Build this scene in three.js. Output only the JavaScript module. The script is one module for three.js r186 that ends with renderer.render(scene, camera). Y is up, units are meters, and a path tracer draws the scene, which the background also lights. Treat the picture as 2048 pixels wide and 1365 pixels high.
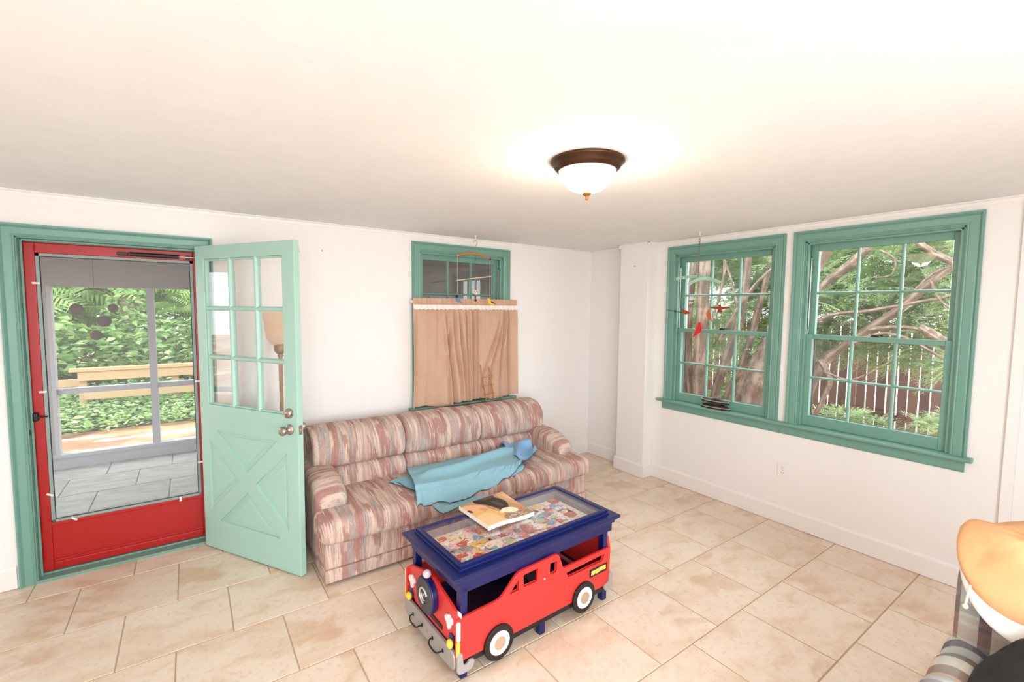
import * as THREE from 'three';
import { RoundedBoxGeometry } from 'three/addons/geometries/RoundedBoxGeometry.js';
import { mergeGeometries } from 'three/addons/utils/BufferGeometryUtils.js';
import { RectAreaLightUniformsLib } from 'three/addons/lights/RectAreaLightUniformsLib.js';

// ------------------------------------------------------------------ camera, sky, light, exposure
const scene = new THREE.Scene();
const renderer = new THREE.WebGLRenderer({ antialias: true });
renderer.toneMapping = THREE.LinearToneMapping;
renderer.toneMappingExposure = 0.97;
renderer.shadowMap.enabled = true;
RectAreaLightUniformsLib.init();

const FOCAL = 917.4458;                                   // pixels, for a frame 2048 x 1365
const EYE = 1.6526;
const camera = new THREE.PerspectiveCamera(2 * Math.atan(682.5 / FOCAL) * 180 / Math.PI, 2048 / 1365, 0.05, 200);
camera.rotation.order = 'YXZ';
camera.position.set(0, EYE, 0);
camera.rotation.set(-0.0714, -0.6146, 0.009);
scene.add(camera); camera.updateMatrixWorld(true);

scene.background = new THREE.Color().setRGB(5.6, 5.8, 5.9);   // bright overcast sky

const BACK = -3.746, RIGHT = 3.722, CEIL = 2.29, LEFT = -1.62, REAR = 1.25, WT = 0.15;
const rearWindows = [[-0.55, 1.5], [1.15, 1.5]];      // centre x, width
for (const [x, w] of rearWindows) {                              // daylight entering by the windows behind the camera
  const l = new THREE.RectAreaLight(new THREE.Color().setRGB(0.9, 0.985, 1.085), 6.5, w - 0.1, 1.45);
  l.position.set(x, 1.37, REAR - 0.03); l.lookAt(x, 1.37, -10); l.name = 'daylight'; scene.add(l);
}

// ------------------------------------------------------------------ helpers
let seed = 12345;
const rnd = () => { seed = (seed * 1664525 + 1013904223) >>> 0; return seed / 4294967296; };
const rr = (a, b) => a + (b - a) * rnd();
const pick = (a) => a[Math.floor(rnd() * a.length) % a.length];
const V = (x, y, z) => new THREE.Vector3(x, y, z);
const DEG = Math.PI / 180;

function ray(px, py) { return V((px - 1024) / FOCAL, -(py - 682.5) / FOCAL, -1).applyQuaternion(camera.quaternion); }
function onX(px, py, x) { const d = ray(px, py); const s = x / d.x; return V(d.x * s, EYE + d.y * s, d.z * s); }
function onZ(px, py, z) { const d = ray(px, py); const s = z / d.z; return V(d.x * s, EYE + d.y * s, d.z * s); }
function onY(px, py, y) { const d = ray(px, py); const s = (y - EYE) / d.y; return V(d.x * s, y, d.z * s); }

const used = {};
function numbered(n) { used[n] = (used[n] || 0) + 1; return used[n] === 1 ? n : n + '_' + String(used[n] - 1).padStart(3, '0'); }
function thing(name, label, category, pos = [0, 0, 0], turn = 0, group) {
  const o = new THREE.Group(); o.name = numbered(name); o.position.set(...pos); o.rotation.y = turn;
  o.userData = { label, category }; if (group) o.userData.group = group;
  scene.add(o); return o;
}
function struct(name, label, category) {
  const o = new THREE.Group(); o.name = name; o.userData = { label, category, kind: 'structure' }; scene.add(o); return o;
}
function add(parent, name, geo, mat) {
  if (Array.isArray(geo)) geo = join(geo);
  const m = new THREE.Mesh(geo, mat); m.name = name; parent.add(m); return m;
}
function join(list) {
  return mergeGeometries(list.map((g) => {
    const n = g.index ? g.toNonIndexed() : g.clone();
    for (const k of Object.keys(n.attributes)) if (!['position', 'normal', 'uv'].includes(k)) n.deleteAttribute(k);
    if (!n.attributes.uv) n.setAttribute('uv', new THREE.BufferAttribute(new Float32Array(n.attributes.position.count * 2), 2));
    if (!n.attributes.normal) n.computeVertexNormals();
    n.morphAttributes = {};
    return n;
  }));
}
const box = (w, h, d, x = 0, y = 0, z = 0) => new THREE.BoxGeometry(w, h, d).translate(x, y, z);
const rbox = (w, h, d, r, x = 0, y = 0, z = 0, seg = 2) => new RoundedBoxGeometry(w, h, d, seg, Math.min(r, w / 2.01, h / 2.01, d / 2.01)).translate(x, y, z);
const span = (x0, x1, y0, y1, z0, z1, r = 0) => r ? rbox(x1 - x0, y1 - y0, z1 - z0, r, (x0 + x1) / 2, (y0 + y1) / 2, (z0 + z1) / 2, 1) : box(x1 - x0, y1 - y0, z1 - z0, (x0 + x1) / 2, (y0 + y1) / 2, (z0 + z1) / 2);
function bar(a, b, r, sides = 8, r2 = r) {
  const d = b.clone().sub(a), g = new THREE.CylinderGeometry(r2, r, d.length(), sides);
  g.applyQuaternion(new THREE.Quaternion().setFromUnitVectors(V(0, 1, 0), d.clone().normalize()));
  return g.translate((a.x + b.x) / 2, (a.y + b.y) / 2, (a.z + b.z) / 2);
}
const tube = (pts, r, n = 24, sides = 8) => new THREE.TubeGeometry(new THREE.CatmullRomCurve3(pts), n, r, sides);
const lathe = (pts, n = 40) => new THREE.LatheGeometry(pts.map(([x, y]) => new THREE.Vector2(x, y)), n);
const shapeOf = (pts) => { const s = new THREE.Shape(); pts.forEach(([x, y], i) => (i ? s.lineTo(x, y) : s.moveTo(x, y))); s.closePath(); return s; };
function roundShape(pts, r) {                              // closed polygon with its corners rounded
  const s = new THREE.Shape(), n = pts.length, R = (i) => (Array.isArray(r) ? r[i] : r);
  for (let i = 0; i < n; i++) {
    const p = pts[i], a = pts[(i + n - 1) % n], b = pts[(i + 1) % n];
    const la = Math.hypot(a[0] - p[0], a[1] - p[1]), lb = Math.hypot(b[0] - p[0], b[1] - p[1]), q = Math.min(R(i), la * 0.48, lb * 0.48);
    const p0 = [p[0] + (a[0] - p[0]) / la * q, p[1] + (a[1] - p[1]) / la * q], p1 = [p[0] + (b[0] - p[0]) / lb * q, p[1] + (b[1] - p[1]) / lb * q];
    if (i) s.lineTo(...p0); else s.moveTo(...p0);
    s.quadraticCurveTo(p[0], p[1], p1[0], p1[1]);
  }
  s.closePath(); return s;
}
const extrude = (shape, depth, bevel = 0.002, curveSegments = 6) => new THREE.ExtrudeGeometry(shape, { depth: depth - 2 * bevel, bevelEnabled: bevel > 0, bevelSize: bevel, bevelThickness: bevel, bevelSegments: 2, bevelOffset: -bevel, curveSegments }).translate(0, 0, bevel);

// noise
function hash(x, y, s = 0) { let h = (x * 374761393 + y * 668265263 + s * 1274126177) | 0; h = Math.imul(h ^ (h >>> 13), 1274126177); return ((h ^ (h >>> 16)) >>> 0) / 4294967296; }
function vn(x, y, s, px = 0, py = 0) {                     // value noise; px, py: the period, 0 for none
  const xi = Math.floor(x), yi = Math.floor(y), f = x - xi, g = y - yi, u = f * f * (3 - 2 * f), v = g * g * (3 - 2 * g);
  const w = (a, p) => (p ? ((a % p) + p) % p : a), x0 = w(xi, px), x1 = w(xi + 1, px), y0 = w(yi, py), y1 = w(yi + 1, py);
  return (hash(x0, y0, s) * (1 - u) + hash(x1, y0, s) * u) * (1 - v) + (hash(x0, y1, s) * (1 - u) + hash(x1, y1, s) * u) * v;
}
function fbm(x, y, s, o = 4, px = 0, py = 0) { let a = 0, w = 0.5, t = 0; for (let i = 0; i < o; i++) { a += w * vn(x, y, s + i * 17, px, py); t += w; w *= 0.5; x *= 2; y *= 2; px *= 2; py *= 2; } return a / t; }
const mix3 = (a, b, t) => [a[0] + (b[0] - a[0]) * t, a[1] + (b[1] - a[1]) * t, a[2] + (b[2] - a[2]) * t];
const sm = (a, b, x) => { const t = Math.min(1, Math.max(0, (x - a) / (b - a))); return t * t * (3 - 2 * t); };
function texture(w, h, fn, srgb = true) {
  const d = new Uint8Array(w * h * 4);
  for (let y = 0; y < h; y++) for (let x = 0; x < w; x++) { const c = fn(x / w, y / h), i = (y * w + x) * 4; d[i] = c[0]; d[i + 1] = c[1]; d[i + 2] = c[2]; d[i + 3] = 255; }
  const t = new THREE.DataTexture(d, w, h); t.wrapS = t.wrapT = THREE.RepeatWrapping; t.magFilter = THREE.LinearFilter; t.minFilter = THREE.LinearMipmapLinearFilter; t.generateMipmaps = true;
  if (srgb) t.colorSpace = THREE.SRGBColorSpace; t.needsUpdate = true; return t;
}
function canvasTexture(w, h, draw) {
  const c = document.createElement('canvas'); c.width = w; c.height = h; draw(c.getContext('2d'), w, h);
  const t = new THREE.CanvasTexture(c); t.colorSpace = THREE.SRGBColorSpace; return t;
}
const mat = (color, roughness = 0.6, extra = {}) => new THREE.MeshStandardMaterial({ color, roughness, ...extra });
const phys = (color, roughness, extra = {}) => new THREE.MeshPhysicalMaterial({ color, roughness, ...extra });

// ------------------------------------------------------------------ materials
const brushBump = texture(256, 256, (u, v) => { const g = 128 + 90 * (fbm(u * 8, v * 64, 5, 3, 8, 64) - 0.5) * 2; return [g, g, g]; }, false);
const wallBump = texture(256, 256, (u, v) => { const g = 128 + 110 * (fbm(u * 32, v * 32, 9, 3, 32, 32) - 0.5) * 2; return [g, g, g]; }, false);
const ceilingPaint = texture(256, 256, (u, v) => { const n = fbm(u * 24, v * 24, 77, 3, 24, 24); return mix3([243, 241, 239], [239, 236, 233], n); });
const M = {
  wall: mat(0xf3efec, 0.62, { bumpMap: wallBump, bumpScale: 0.0006 }),
  ceiling: mat(0xffffff, 0.9, { map: ceilingPaint, bumpMap: wallBump, bumpScale: 0.0006 }),
  whiteTrim: mat(0xf3eeea, 0.42),
  teal: mat(0x729f90, 0.36, { bumpMap: brushBump, bumpScale: 0.0002 }),
  mint: mat(0xa9cfc0, 0.38, { bumpMap: brushBump, bumpScale: 0.00015 }),
  glass: phys(0xffffff, 0.0, { transmission: 1, thickness: 0, ior: 1.5 }),
  alu: mat(0xb9b6b8, 0.45, { metalness: 0.35 }),
  darkSeal: mat(0x2d2a2b, 0.7),
  red: mat(0xae0303, 0.32),
  toyRed: mat(0xdd3330, 0.34),
  blue: mat(0x0f1a56, 0.28),
  darkBlue: mat(0x121a44, 0.4),
  black: mat(0x141313, 0.45),
  iron: mat(0x1a1918, 0.4, { metalness: 0.3 }),
  white: mat(0xf2efec, 0.5),
  silver: mat(0xa9a5a1, 0.42, { metalness: 0.2 }),
  yellow: mat(0xf2d54a, 0.4),
  orange: mat(0xe8743a, 0.4),
  tan: mat(0xb99d80, 0.55),
  nickel: mat(0xb7aca0, 0.22, { metalness: 1 }),
  bronze: mat(0x4f3423, 0.34, { metalness: 0.7 }),
  porch: mat(0x9b9998, 0.7),
  porchFrame: mat(0xb3b4ba, 0.6),
  bark: mat(0x8d7a68, 0.95),
};
M.screen = mat(0xa5a5a6, 0.95, { transparent: true, opacity: 0.3, depthWrite: false, side: THREE.DoubleSide });

// ------------------------------------------------------------------ room shell
// every wall has its thickness; the openings are real
function wallPieces(parent, rects, mk) { for (const r of rects) mk(...r); return parent; }
const OPEN = { x0: -0.795, x1: 0.09, y1: 2.045 };                    // entry
const BW = { x0: 1.655, x1: 2.527, y0: 0.775, y1: 2.145 };           // back window opening
{
  const g = [], z0 = BACK - WT, z1 = BACK;
  const s = (a, b, c, d) => g.push(span(a, b, c, d, z0, z1));
  s(LEFT - WT, OPEN.x0, 0, CEIL); s(OPEN.x0, OPEN.x1, OPEN.y1, CEIL); s(OPEN.x1, BW.x0, 0, CEIL);
  s(BW.x0, BW.x1, 0, BW.y0); s(BW.x0, BW.x1, BW.y1, CEIL); s(BW.x1, RIGHT + WT, 0, CEIL);
  const w = new THREE.Mesh(join(g), M.wall); w.name = 'wall_back'; w.userData = { label: 'white painted wall with the entry and the curtained window', category: 'wall', kind: 'structure' }; scene.add(w);
}
const RW = [{ z0: -2.643, z1: -1.752 }, { z0: -1.546, z1: -0.69 }].map((o) => ({ ...o, y0: 0.8, y1: 2.16 }));
{
  const g = [], x0 = RIGHT, x1 = RIGHT + WT;
  const s = (a, b, c, d) => g.push(span(x0, x1, c, d, a, b));
  s(BACK, RW[0].z0, 0, CEIL); s(RW[0].z1, RW[1].z0, 0, CEIL); s(RW[1].z1, REAR, 0, CEIL);
  for (const o of RW) { s(o.z0, o.z1, 0, o.y0); s(o.z0, o.z1, o.y1, CEIL); }
  g.push(span(3.585, RIGHT, 0, CEIL, -3.19, -2.85, 0.004));                     // boxed chase
  g.push(span(RIGHT - 0.019, RIGHT, 0, CEIL, -0.468, -0.42, 0.003));            // batten
  const w = new THREE.Mesh(join(g), M.wall); w.name = 'wall_right'; w.userData = { label: 'white painted wall with the pair of green sash windows', category: 'wall', kind: 'structure' }; scene.add(w);
}
{
  const w = new THREE.Mesh(span(LEFT - WT, LEFT, 0, CEIL, BACK, REAR + WT), M.wall); w.name = 'wall_left'; w.userData = { label: 'plain white wall on the entry side', category: 'wall', kind: 'structure' }; scene.add(w);
  const g = [], s = (a, b, c, d) => g.push(span(a, b, c, d, REAR, REAR + WT));
  let x = LEFT; for (const [c, wd] of rearWindows) { s(x, c - wd / 2, 0, CEIL); s(c - wd / 2, c + wd / 2, 0, 0.6); s(c - wd / 2, c + wd / 2, 2.14, CEIL); x = c + wd / 2; } s(x, RIGHT + WT, 0, CEIL);
  const f = new THREE.Mesh(join(g), M.wall); f.name = 'wall_front'; f.userData = { label: 'white wall with two wide windows facing the sofa', category: 'wall', kind: 'structure' }; scene.add(f);
  rearWindows.forEach(([c, wd], i) => {
    const o = struct('window_' + (4 + i), 'plain white framed window in the wall facing the sofa', 'window'); o.userData.group = 'windows facing the sofa';
    const z0 = REAR + 0.03, z1 = REAR + 0.09, a = c - wd / 2, b = c + wd / 2;
    add(o, 'frame', [span(a, a + 0.05, 0.6, 2.14, z0, z1), span(b - 0.05, b, 0.6, 2.14, z0, z1), span(a, b, 0.6, 0.65, z0, z1), span(a, b, 2.09, 2.14, z0, z1)], M.whiteTrim);
    add(o, 'pane', span(a + 0.05, b - 0.05, 0.65, 2.09, z0 + 0.025, z0 + 0.03), M.glass);
  });
}
{
  const c = new THREE.Mesh(span(LEFT - WT, RIGHT + WT, CEIL, CEIL + 0.2, BACK - WT, REAR + WT), M.ceiling); c.name = 'ceiling'; c.userData = { label: 'smooth white painted ceiling', category: 'ceiling', kind: 'structure' };
  const p = c.geometry.attributes.position, uv = c.geometry.attributes.uv; for (let i = 0; i < p.count; i++) uv.setXY(i, p.getX(i) / 2.4, p.getZ(i) / 2.4);
  scene.add(c);
}
// floor: staggered ceramic tiles over a grout bed
{
  const f = struct('floor', 'beige stone-look ceramic tile floor in a staggered bond', 'floor');
  const grout = texture(256, 256, (u, v) => mix3([196, 172, 144], [178, 152, 124], fbm(u * 24, v * 24, 3, 3, 24, 24)));
  const gm = mat(0xffffff, 0.9, { map: grout });
  add(f, 'grout', span(LEFT - WT, RIGHT + WT, -0.12, -0.0022, BACK - WT, REAR + WT), gm);
  const mats = [];
  for (let k = 0; k < 8; k++) {
    const a = rr(0, 40);
    mats.push(mat(0xffffff, 0.4, {
      map: texture(384, 384, (u, v) => {
        const w1 = fbm(u * 3 + a, v * 3, 31 + k, 4), w2 = fbm(u * 2.2 + w1 * 1.6 + a, v * 5 + w1 * 2.2, 61 + k, 5), w3 = fbm(u * 26 + a, v * 26, 91 + k, 3), w4 = fbm(u * 5 + w2 * 2, v * 9 + w1 * 3, 41 + k, 4);
        let c = mix3([236, 217, 197], [224, 196, 168], sm(0.3, 0.8, w2));
        c = mix3(c, [238, 222, 203], sm(0.4, 0.85, w4) * 0.7);
        c = mix3(c, [208, 170, 138], sm(0.52, 0.8, w1 * 0.5 + w2 * 0.5) * 0.55);
        return mix3(c, [200, 172, 146], sm(0.55, 0.85, w3) * 0.3);
      }),
    }));
  }
  const PX = 0.463, PZ = 0.459, GAP = 0.006;
  const tg = new Map();
  function tileGeo(w, d) {
    const key = w.toFixed(3) + '|' + d.toFixed(3); if (tg.has(key)) return tg.get(key);
    const b = 0.0022, g = extrude(shapeOf([[-w / 2, -d / 2], [w / 2, -d / 2], [w / 2, d / 2], [-w / 2, d / 2]]), 0.012, b).rotateX(-Math.PI / 2).translate(0, -0.012, 0);
    const p = g.attributes.position, uv = g.attributes.uv; for (let i = 0; i < p.count; i++) uv.setXY(i, p.getX(i) / PX + 0.5, p.getZ(i) / PZ + 0.5);
    tg.set(key, g); return g;
  }
  for (let r = -7; r < 8; r++) {
    let z0 = -0.785 + r * PZ, z1 = z0 + PZ; if (z0 > REAR || z1 < BACK) continue;
    z0 = Math.max(z0, BACK - 0.09); z1 = Math.min(z1, REAR);
    for (let c = -12; c < 4; c++) {
      let x0 = 3.14 + (r % 2 !== 0 ? -0.225 : 0) + c * PX, x1 = x0 + PX; if (x1 < LEFT || x0 > RIGHT) continue;
      x0 = Math.max(x0, LEFT); x1 = Math.min(x1, RIGHT);
      if (x1 - x0 < 0.02 || z1 - z0 < 0.02) continue;
      const m = add(f, 'tile', tileGeo(x1 - x0 - GAP, z1 - z0 - GAP), pick(mats));
      m.position.set((x0 + x1) / 2, 0, (z0 + z1) / 2); if (x1 - x0 > 0.45 && z1 - z0 > 0.45 && rnd() < 0.5) m.rotation.y = Math.PI;
    }
  }
}
// baseboards, crown mouldings
function profileRun(name, label, prof, a, b, outDir, m = M.whiteTrim) {         // prof: [out, y] closed; run from a to b (x,z); out along outDir
  const L = Math.hypot(b[0] - a[0], b[1] - a[1]), g = new THREE.ExtrudeGeometry(shapeOf(prof), { depth: L, bevelEnabled: false });
  const X = V(outDir[0], 0, outDir[1]), Y = V(0, 1, 0), Z = V(b[0] - a[0], 0, b[1] - a[1]).normalize();
  if (X.clone().cross(Y).dot(Z) < 0) { g.translate(0, 0, -L); g.applyMatrix4(new THREE.Matrix4().makeBasis(X, Y, Z.clone().negate())); } else g.applyMatrix4(new THREE.Matrix4().makeBasis(X, Y, Z));
  g.translate(a[0], 0, a[1]);
  return g;
}
const baseProf = [[0, 0.003], [0.014, 0.003], [0.014, 0.118], [0.009, 0.13], [0.004, 0.135], [0, 0.135]];
const crownProf = [[0, CEIL - 0.03], [0.008, CEIL - 0.03], [0.01, CEIL - 0.012], [0.02, CEIL - 0.005], [0.02, CEIL], [0, CEIL]];
function trim(name, label, category, runs, prof, m = M.whiteTrim) {
  const g = runs.map(([a, b, o]) => profileRun('', '', prof, a, b, o));
  const t = new THREE.Mesh(join(g), m); t.name = name; t.userData = { label, category, kind: 'structure' }; scene.add(t); return t;
}
trim('baseboard_back', 'white baseboard along the sofa wall', 'baseboard', [[[LEFT, BACK], [-0.862, BACK], [0, 1]], [[0.16, BACK], [RIGHT, BACK], [0, 1]]], baseProf);
trim('baseboard_right', 'white baseboard under the pair of green windows', 'baseboard', [[[RIGHT, BACK], [RIGHT, -3.19], [-1, 0]], [[3.585, -3.206], [3.585, -2.834], [-1, 0]], [[RIGHT, -3.19], [3.577, -3.19], [0, -1]], [[RIGHT, -2.85], [3.577, -2.85], [0, 1]], [[RIGHT, -2.836], [RIGHT, REAR], [-1, 0]]], baseProf);
trim('baseboard_left', 'white baseboard on the entry side wall', 'baseboard', [[[LEFT, BACK], [LEFT, REAR], [1, 0]]], baseProf);
trim('trim_1', 'thin white moulding where sofa wall meets ceiling', 'moulding', [[[LEFT, BACK], [RIGHT, BACK], [0, 1]]], crownProf);
trim('trim_2', 'thin white moulding above the pair of green windows', 'moulding', [[[RIGHT, BACK], [RIGHT, -3.19], [-1, 0]], [[3.585, -3.21], [3.585, -2.83], [-1, 0]], [[RIGHT, -2.85], [3.565, -2.85], [0, 1]], [[RIGHT, -3.19], [3.565, -3.19], [0, -1]], [[RIGHT, -2.83], [RIGHT, REAR], [-1, 0]]], crownProf);

// ------------------------------------------------------------------ windows
// moulded casing swept round three sides with mitred corners; frame axes: x to the right, y up, z into the room
const caseProf = [[0, 0], [0, 0.014], [0.006, 0.017], [0.012, 0.014], [0.016, 0.016], [0.05, 0.018], [0.056, 0.015], [0.06, 0.02], [0.066, 0.026], [0.074, 0.026], [0.076, 0.02], [0.076, 0]];   // [distance from opening, height off wall]
function casing(x0, x1, y0, y1, prof) {
  const path = [[x0, y0, -1, 0], [x0, y1, -1, 1], [x1, y1, 1, 1], [x1, y0, 1, 0]], P = [], idx = [], uv = [], n = prof.length;
  for (let k = 0; k < 3; k++) for (let i = 0; i < n; i++) {
    const q = [[path[k], prof[i]], [path[k + 1], prof[i]], [path[k + 1], prof[(i + 1) % n]], [path[k], prof[(i + 1) % n]]].map(([c, p]) => [c[0] + c[2] * p[0], c[1] + c[3] * p[0], p[1]]);
    for (const t of [0, 1, 2, 0, 2, 3]) { P.push(...q[t]); const c = q[t]; uv.push(k === 1 ? c[1] : c[0], (k === 1 ? c[0] : c[1])); }
  }
  for (const [k, flip] of [[0, 0], [3, 1]]) {
    const c = path[k]; const tri = THREE.ShapeUtils.triangulateShape(prof.map((p) => new THREE.Vector2(...p)), []);
    for (const t of tri) for (const j of (flip ? t : [t[0], t[2], t[1]])) { P.push(c[0] + c[2] * prof[j][0], c[1], prof[j][1]); uv.push(prof[j][0], 0); }
  }
  const g = new THREE.BufferGeometry(); g.setAttribute('position', new THREE.Float32BufferAttribute(P, 3)); g.setAttribute('uv', new THREE.Float32BufferAttribute(uv, 2)); g.computeVertexNormals(); return g;
}
function sash(win, w, y0, y1, zf, th, stile, top, bottom, paint, name) {        // six lights, centred on x = 0, front face at zf
  const s = new THREE.Group(); s.name = name; win.add(s);
  const a = -w / 2, b = w / 2, z0 = zf - th, z1 = zf;
  add(s, 'stile', span(a, a + stile, y0, y1, z0, z1, 0.003), paint); add(s, 'stile', span(b - stile, b, y0, y1, z0, z1, 0.003), paint);
  add(s, 'rail', span(a + stile, b - stile, y1 - top, y1, z0, z1, 0.003), paint); add(s, 'rail', span(a + stile, b - stile, y0, y0 + bottom, z0, z1, 0.003), paint);
  const gx0 = a + stile, gx1 = b - stile, gy0 = y0 + bottom, gy1 = y1 - top, mw = 0.018;
  const mp = roundShape([[-mw / 2, z0 + 0.004], [mw / 2, z0 + 0.004], [mw / 2, z1 - 0.014], [0.004, z1 - 0.003], [-0.004, z1 - 0.003], [-mw / 2, z1 - 0.014]], 0.002);
  for (const k of [1, 2]) { const g = new THREE.ExtrudeGeometry(mp, { depth: gy1 - gy0, bevelEnabled: false }).applyMatrix4(new THREE.Matrix4().makeBasis(V(1, 0, 0), V(0, 0, 1), V(0, -1, 0))); add(s, 'muntin', g.translate(gx0 + (gx1 - gx0) * k / 3, gy1, 0), paint); }
  { const g = new THREE.ExtrudeGeometry(mp, { depth: gx1 - gx0, bevelEnabled: false }).applyMatrix4(new THREE.Matrix4().makeBasis(V(0, 1, 0), V(0, 0, 1), V(1, 0, 0))); add(s, 'muntin', g.translate(gx0, (gy0 + gy1) / 2, 0), paint); }
  for (let i = 0; i < 3; i++) for (let j = 0; j < 2; j++) {
    const pw = (gx1 - gx0) / 3, ph = (gy1 - gy0) / 2;
    add(s, 'pane', box(pw - 0.012, ph - 0.012, 0.003, gx0 + pw * (i + 0.5), gy0 + ph * (j + 0.5), (z0 + z1) / 2 - 0.004), M.glass);
  }
  return s;
}
function sashWindow(name, label, w, y0, y1, paint, opts = {}) {                 // opening width w, from y0 to y1
  const o = struct(name, label, 'window'), a = -w / 2, b = w / 2;
  add(o, 'casing', casing(a + 0.002, b - 0.002, y0, y1 - 0.002, caseProf), paint);
  const jd = -WT - 0.01;
  add(o, 'jamb', [span(a, a + 0.012, y0, y1, jd, 0), span(b - 0.012, b, y0, y1, jd, 0), span(a, b, y1 - 0.012, y1, jd, 0)], paint);
  add(o, 'stop_bead', [span(a + 0.012, a + 0.026, y0, y1 - 0.012, -0.028, -0.004, 0.003), span(b - 0.026, b - 0.012, y0, y1 - 0.012, -0.028, -0.004, 0.003), span(a + 0.012, b - 0.012, y1 - 0.026, y1 - 0.012, -0.028, -0.004, 0.003)], paint);
  const mid = y0 + (y1 - y0) * opts.mid, sw = w - 0.028;
  sash(o, sw, mid - 0.018, y1 - 0.013, -0.066, 0.034, 0.05, 0.056, 0.034, paint, 'upper_sash');
  const ls = sash(o, sw, y0 + 0.001, mid + 0.018, -0.029, 0.034, 0.05, 0.034, 0.075, paint, 'lower_sash');
  const lk = new THREE.Group(); lk.name = 'sash_lock'; lk.userData.label = 'dark bronze sash lock'; ls.add(lk);
  add(lk, 'lock_body', [rbox(0.05, 0.008, 0.02, 0.003, 0.01, mid + 0.022, -0.048), new THREE.CylinderGeometry(0.011, 0.012, 0.012, 16).translate(0.0, mid + 0.028, -0.046), rbox(0.05, 0.006, 0.01, 0.003, 0.03, mid + 0.031, -0.04)], M.iron);
  add(o, 'sash_cord', [bar(V(a + 0.03, mid + 0.02, -0.04), V(a + 0.03, y1 - 0.12, -0.04), 0.0035), bar(V(b - 0.03, mid + 0.02, -0.04), V(b - 0.03, y1 - 0.12, -0.04), 0.0035)], M.white);
  // outer storm frame of grey aluminium
  const z0 = -WT + 0.006, z1 = -WT + 0.034;
  add(o, 'storm_frame', [span(a + 0.012, a + 0.045, y0, y1 - 0.012, z0, z1), span(b - 0.045, b - 0.012, y0, y1 - 0.012, z0, z1), span(a + 0.012, b - 0.012, y0 - 0.01, y0 + 0.06, z0, z1), span(a + 0.012, b - 0.012, y1 - 0.05, y1 - 0.012, z0, z1), span(a + 0.012, b - 0.012, mid - 0.012, mid + 0.012, z0, z1)], M.alu);
  add(o, 'seal', [span(a + 0.045, a + 0.05, y0 + 0.06, mid, z0 + 0.004, z1 - 0.004), span(a + 0.045, b - 0.045, y0 + 0.06, y0 + 0.065, z0 + 0.004, z1 - 0.004)], M.darkSeal);
  add(o, 'sill', span(a, b, y0 - 0.02, y0 + 0.001, jd, -0.0), paint);
  return o;
}
{
  const w1 = sashWindow('window_1', 'green sash window beside the boxed corner, slippers on its sill', RW[0].z1 - RW[0].z0, RW[0].y0, RW[0].y1, M.teal, { mid: 0.487 });
  w1.rotation.y = -Math.PI / 2; w1.position.set(RIGHT, 0, (RW[0].z0 + RW[0].z1) / 2);
  const w2 = sashWindow('window_2', 'green sash window beside the wall batten, looking onto the fence', RW[1].z1 - RW[1].z0, RW[1].y0, RW[1].y1, M.teal, { mid: 0.487 });
  w2.rotation.y = -Math.PI / 2; w2.position.set(RIGHT, 0, (RW[1].z0 + RW[1].z1) / 2);
  const w3 = sashWindow('window_3', 'green sash window above the sofa behind tan cafe curtains', BW.x1 - BW.x0, BW.y0, BW.y1, M.teal, { mid: 0.5 });
  w3.position.set((BW.x0 + BW.x1) / 2, 0, BACK);
  // stools and aprons
  const st = [[0, -0.012], [0.05, -0.012], [0.058, -0.006], [0.06, 0.0], [0.058, 0.007], [0.05, 0.012], [0, 0.012]];
  const ap = [[0, -0.07], [0.008, -0.07], [0.014, -0.06], [0.016, -0.05], [0.016, 0], [0, 0]];
  const sh = (p, y) => p.map(([a, b]) => [a, b + y]);
  const s1 = struct('trim_3', 'long green window stool and apron under the pair of windows', 'window sill');
  add(s1, 'stool', profileRun('', '', sh(st, 0.789), [RIGHT, -2.775], [RIGHT, -0.587], [-1, 0]), M.teal);
  add(s1, 'apron', profileRun('', '', sh(ap, 0.777), [RIGHT, -2.735], [RIGHT, -0.622], [-1, 0]), M.teal);
  const s2 = struct('trim_4', 'green window stool and apron behind the sofa', 'window sill');
  add(s2, 'stool', profileRun('', '', sh(st, 0.764), [1.545, BACK], [2.665, BACK], [0, 1]), M.teal);
  add(s2, 'apron', profileRun('', '', sh(ap, 0.752), [1.585, BACK], [2.625, BACK], [0, 1]), M.teal);
}

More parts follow.
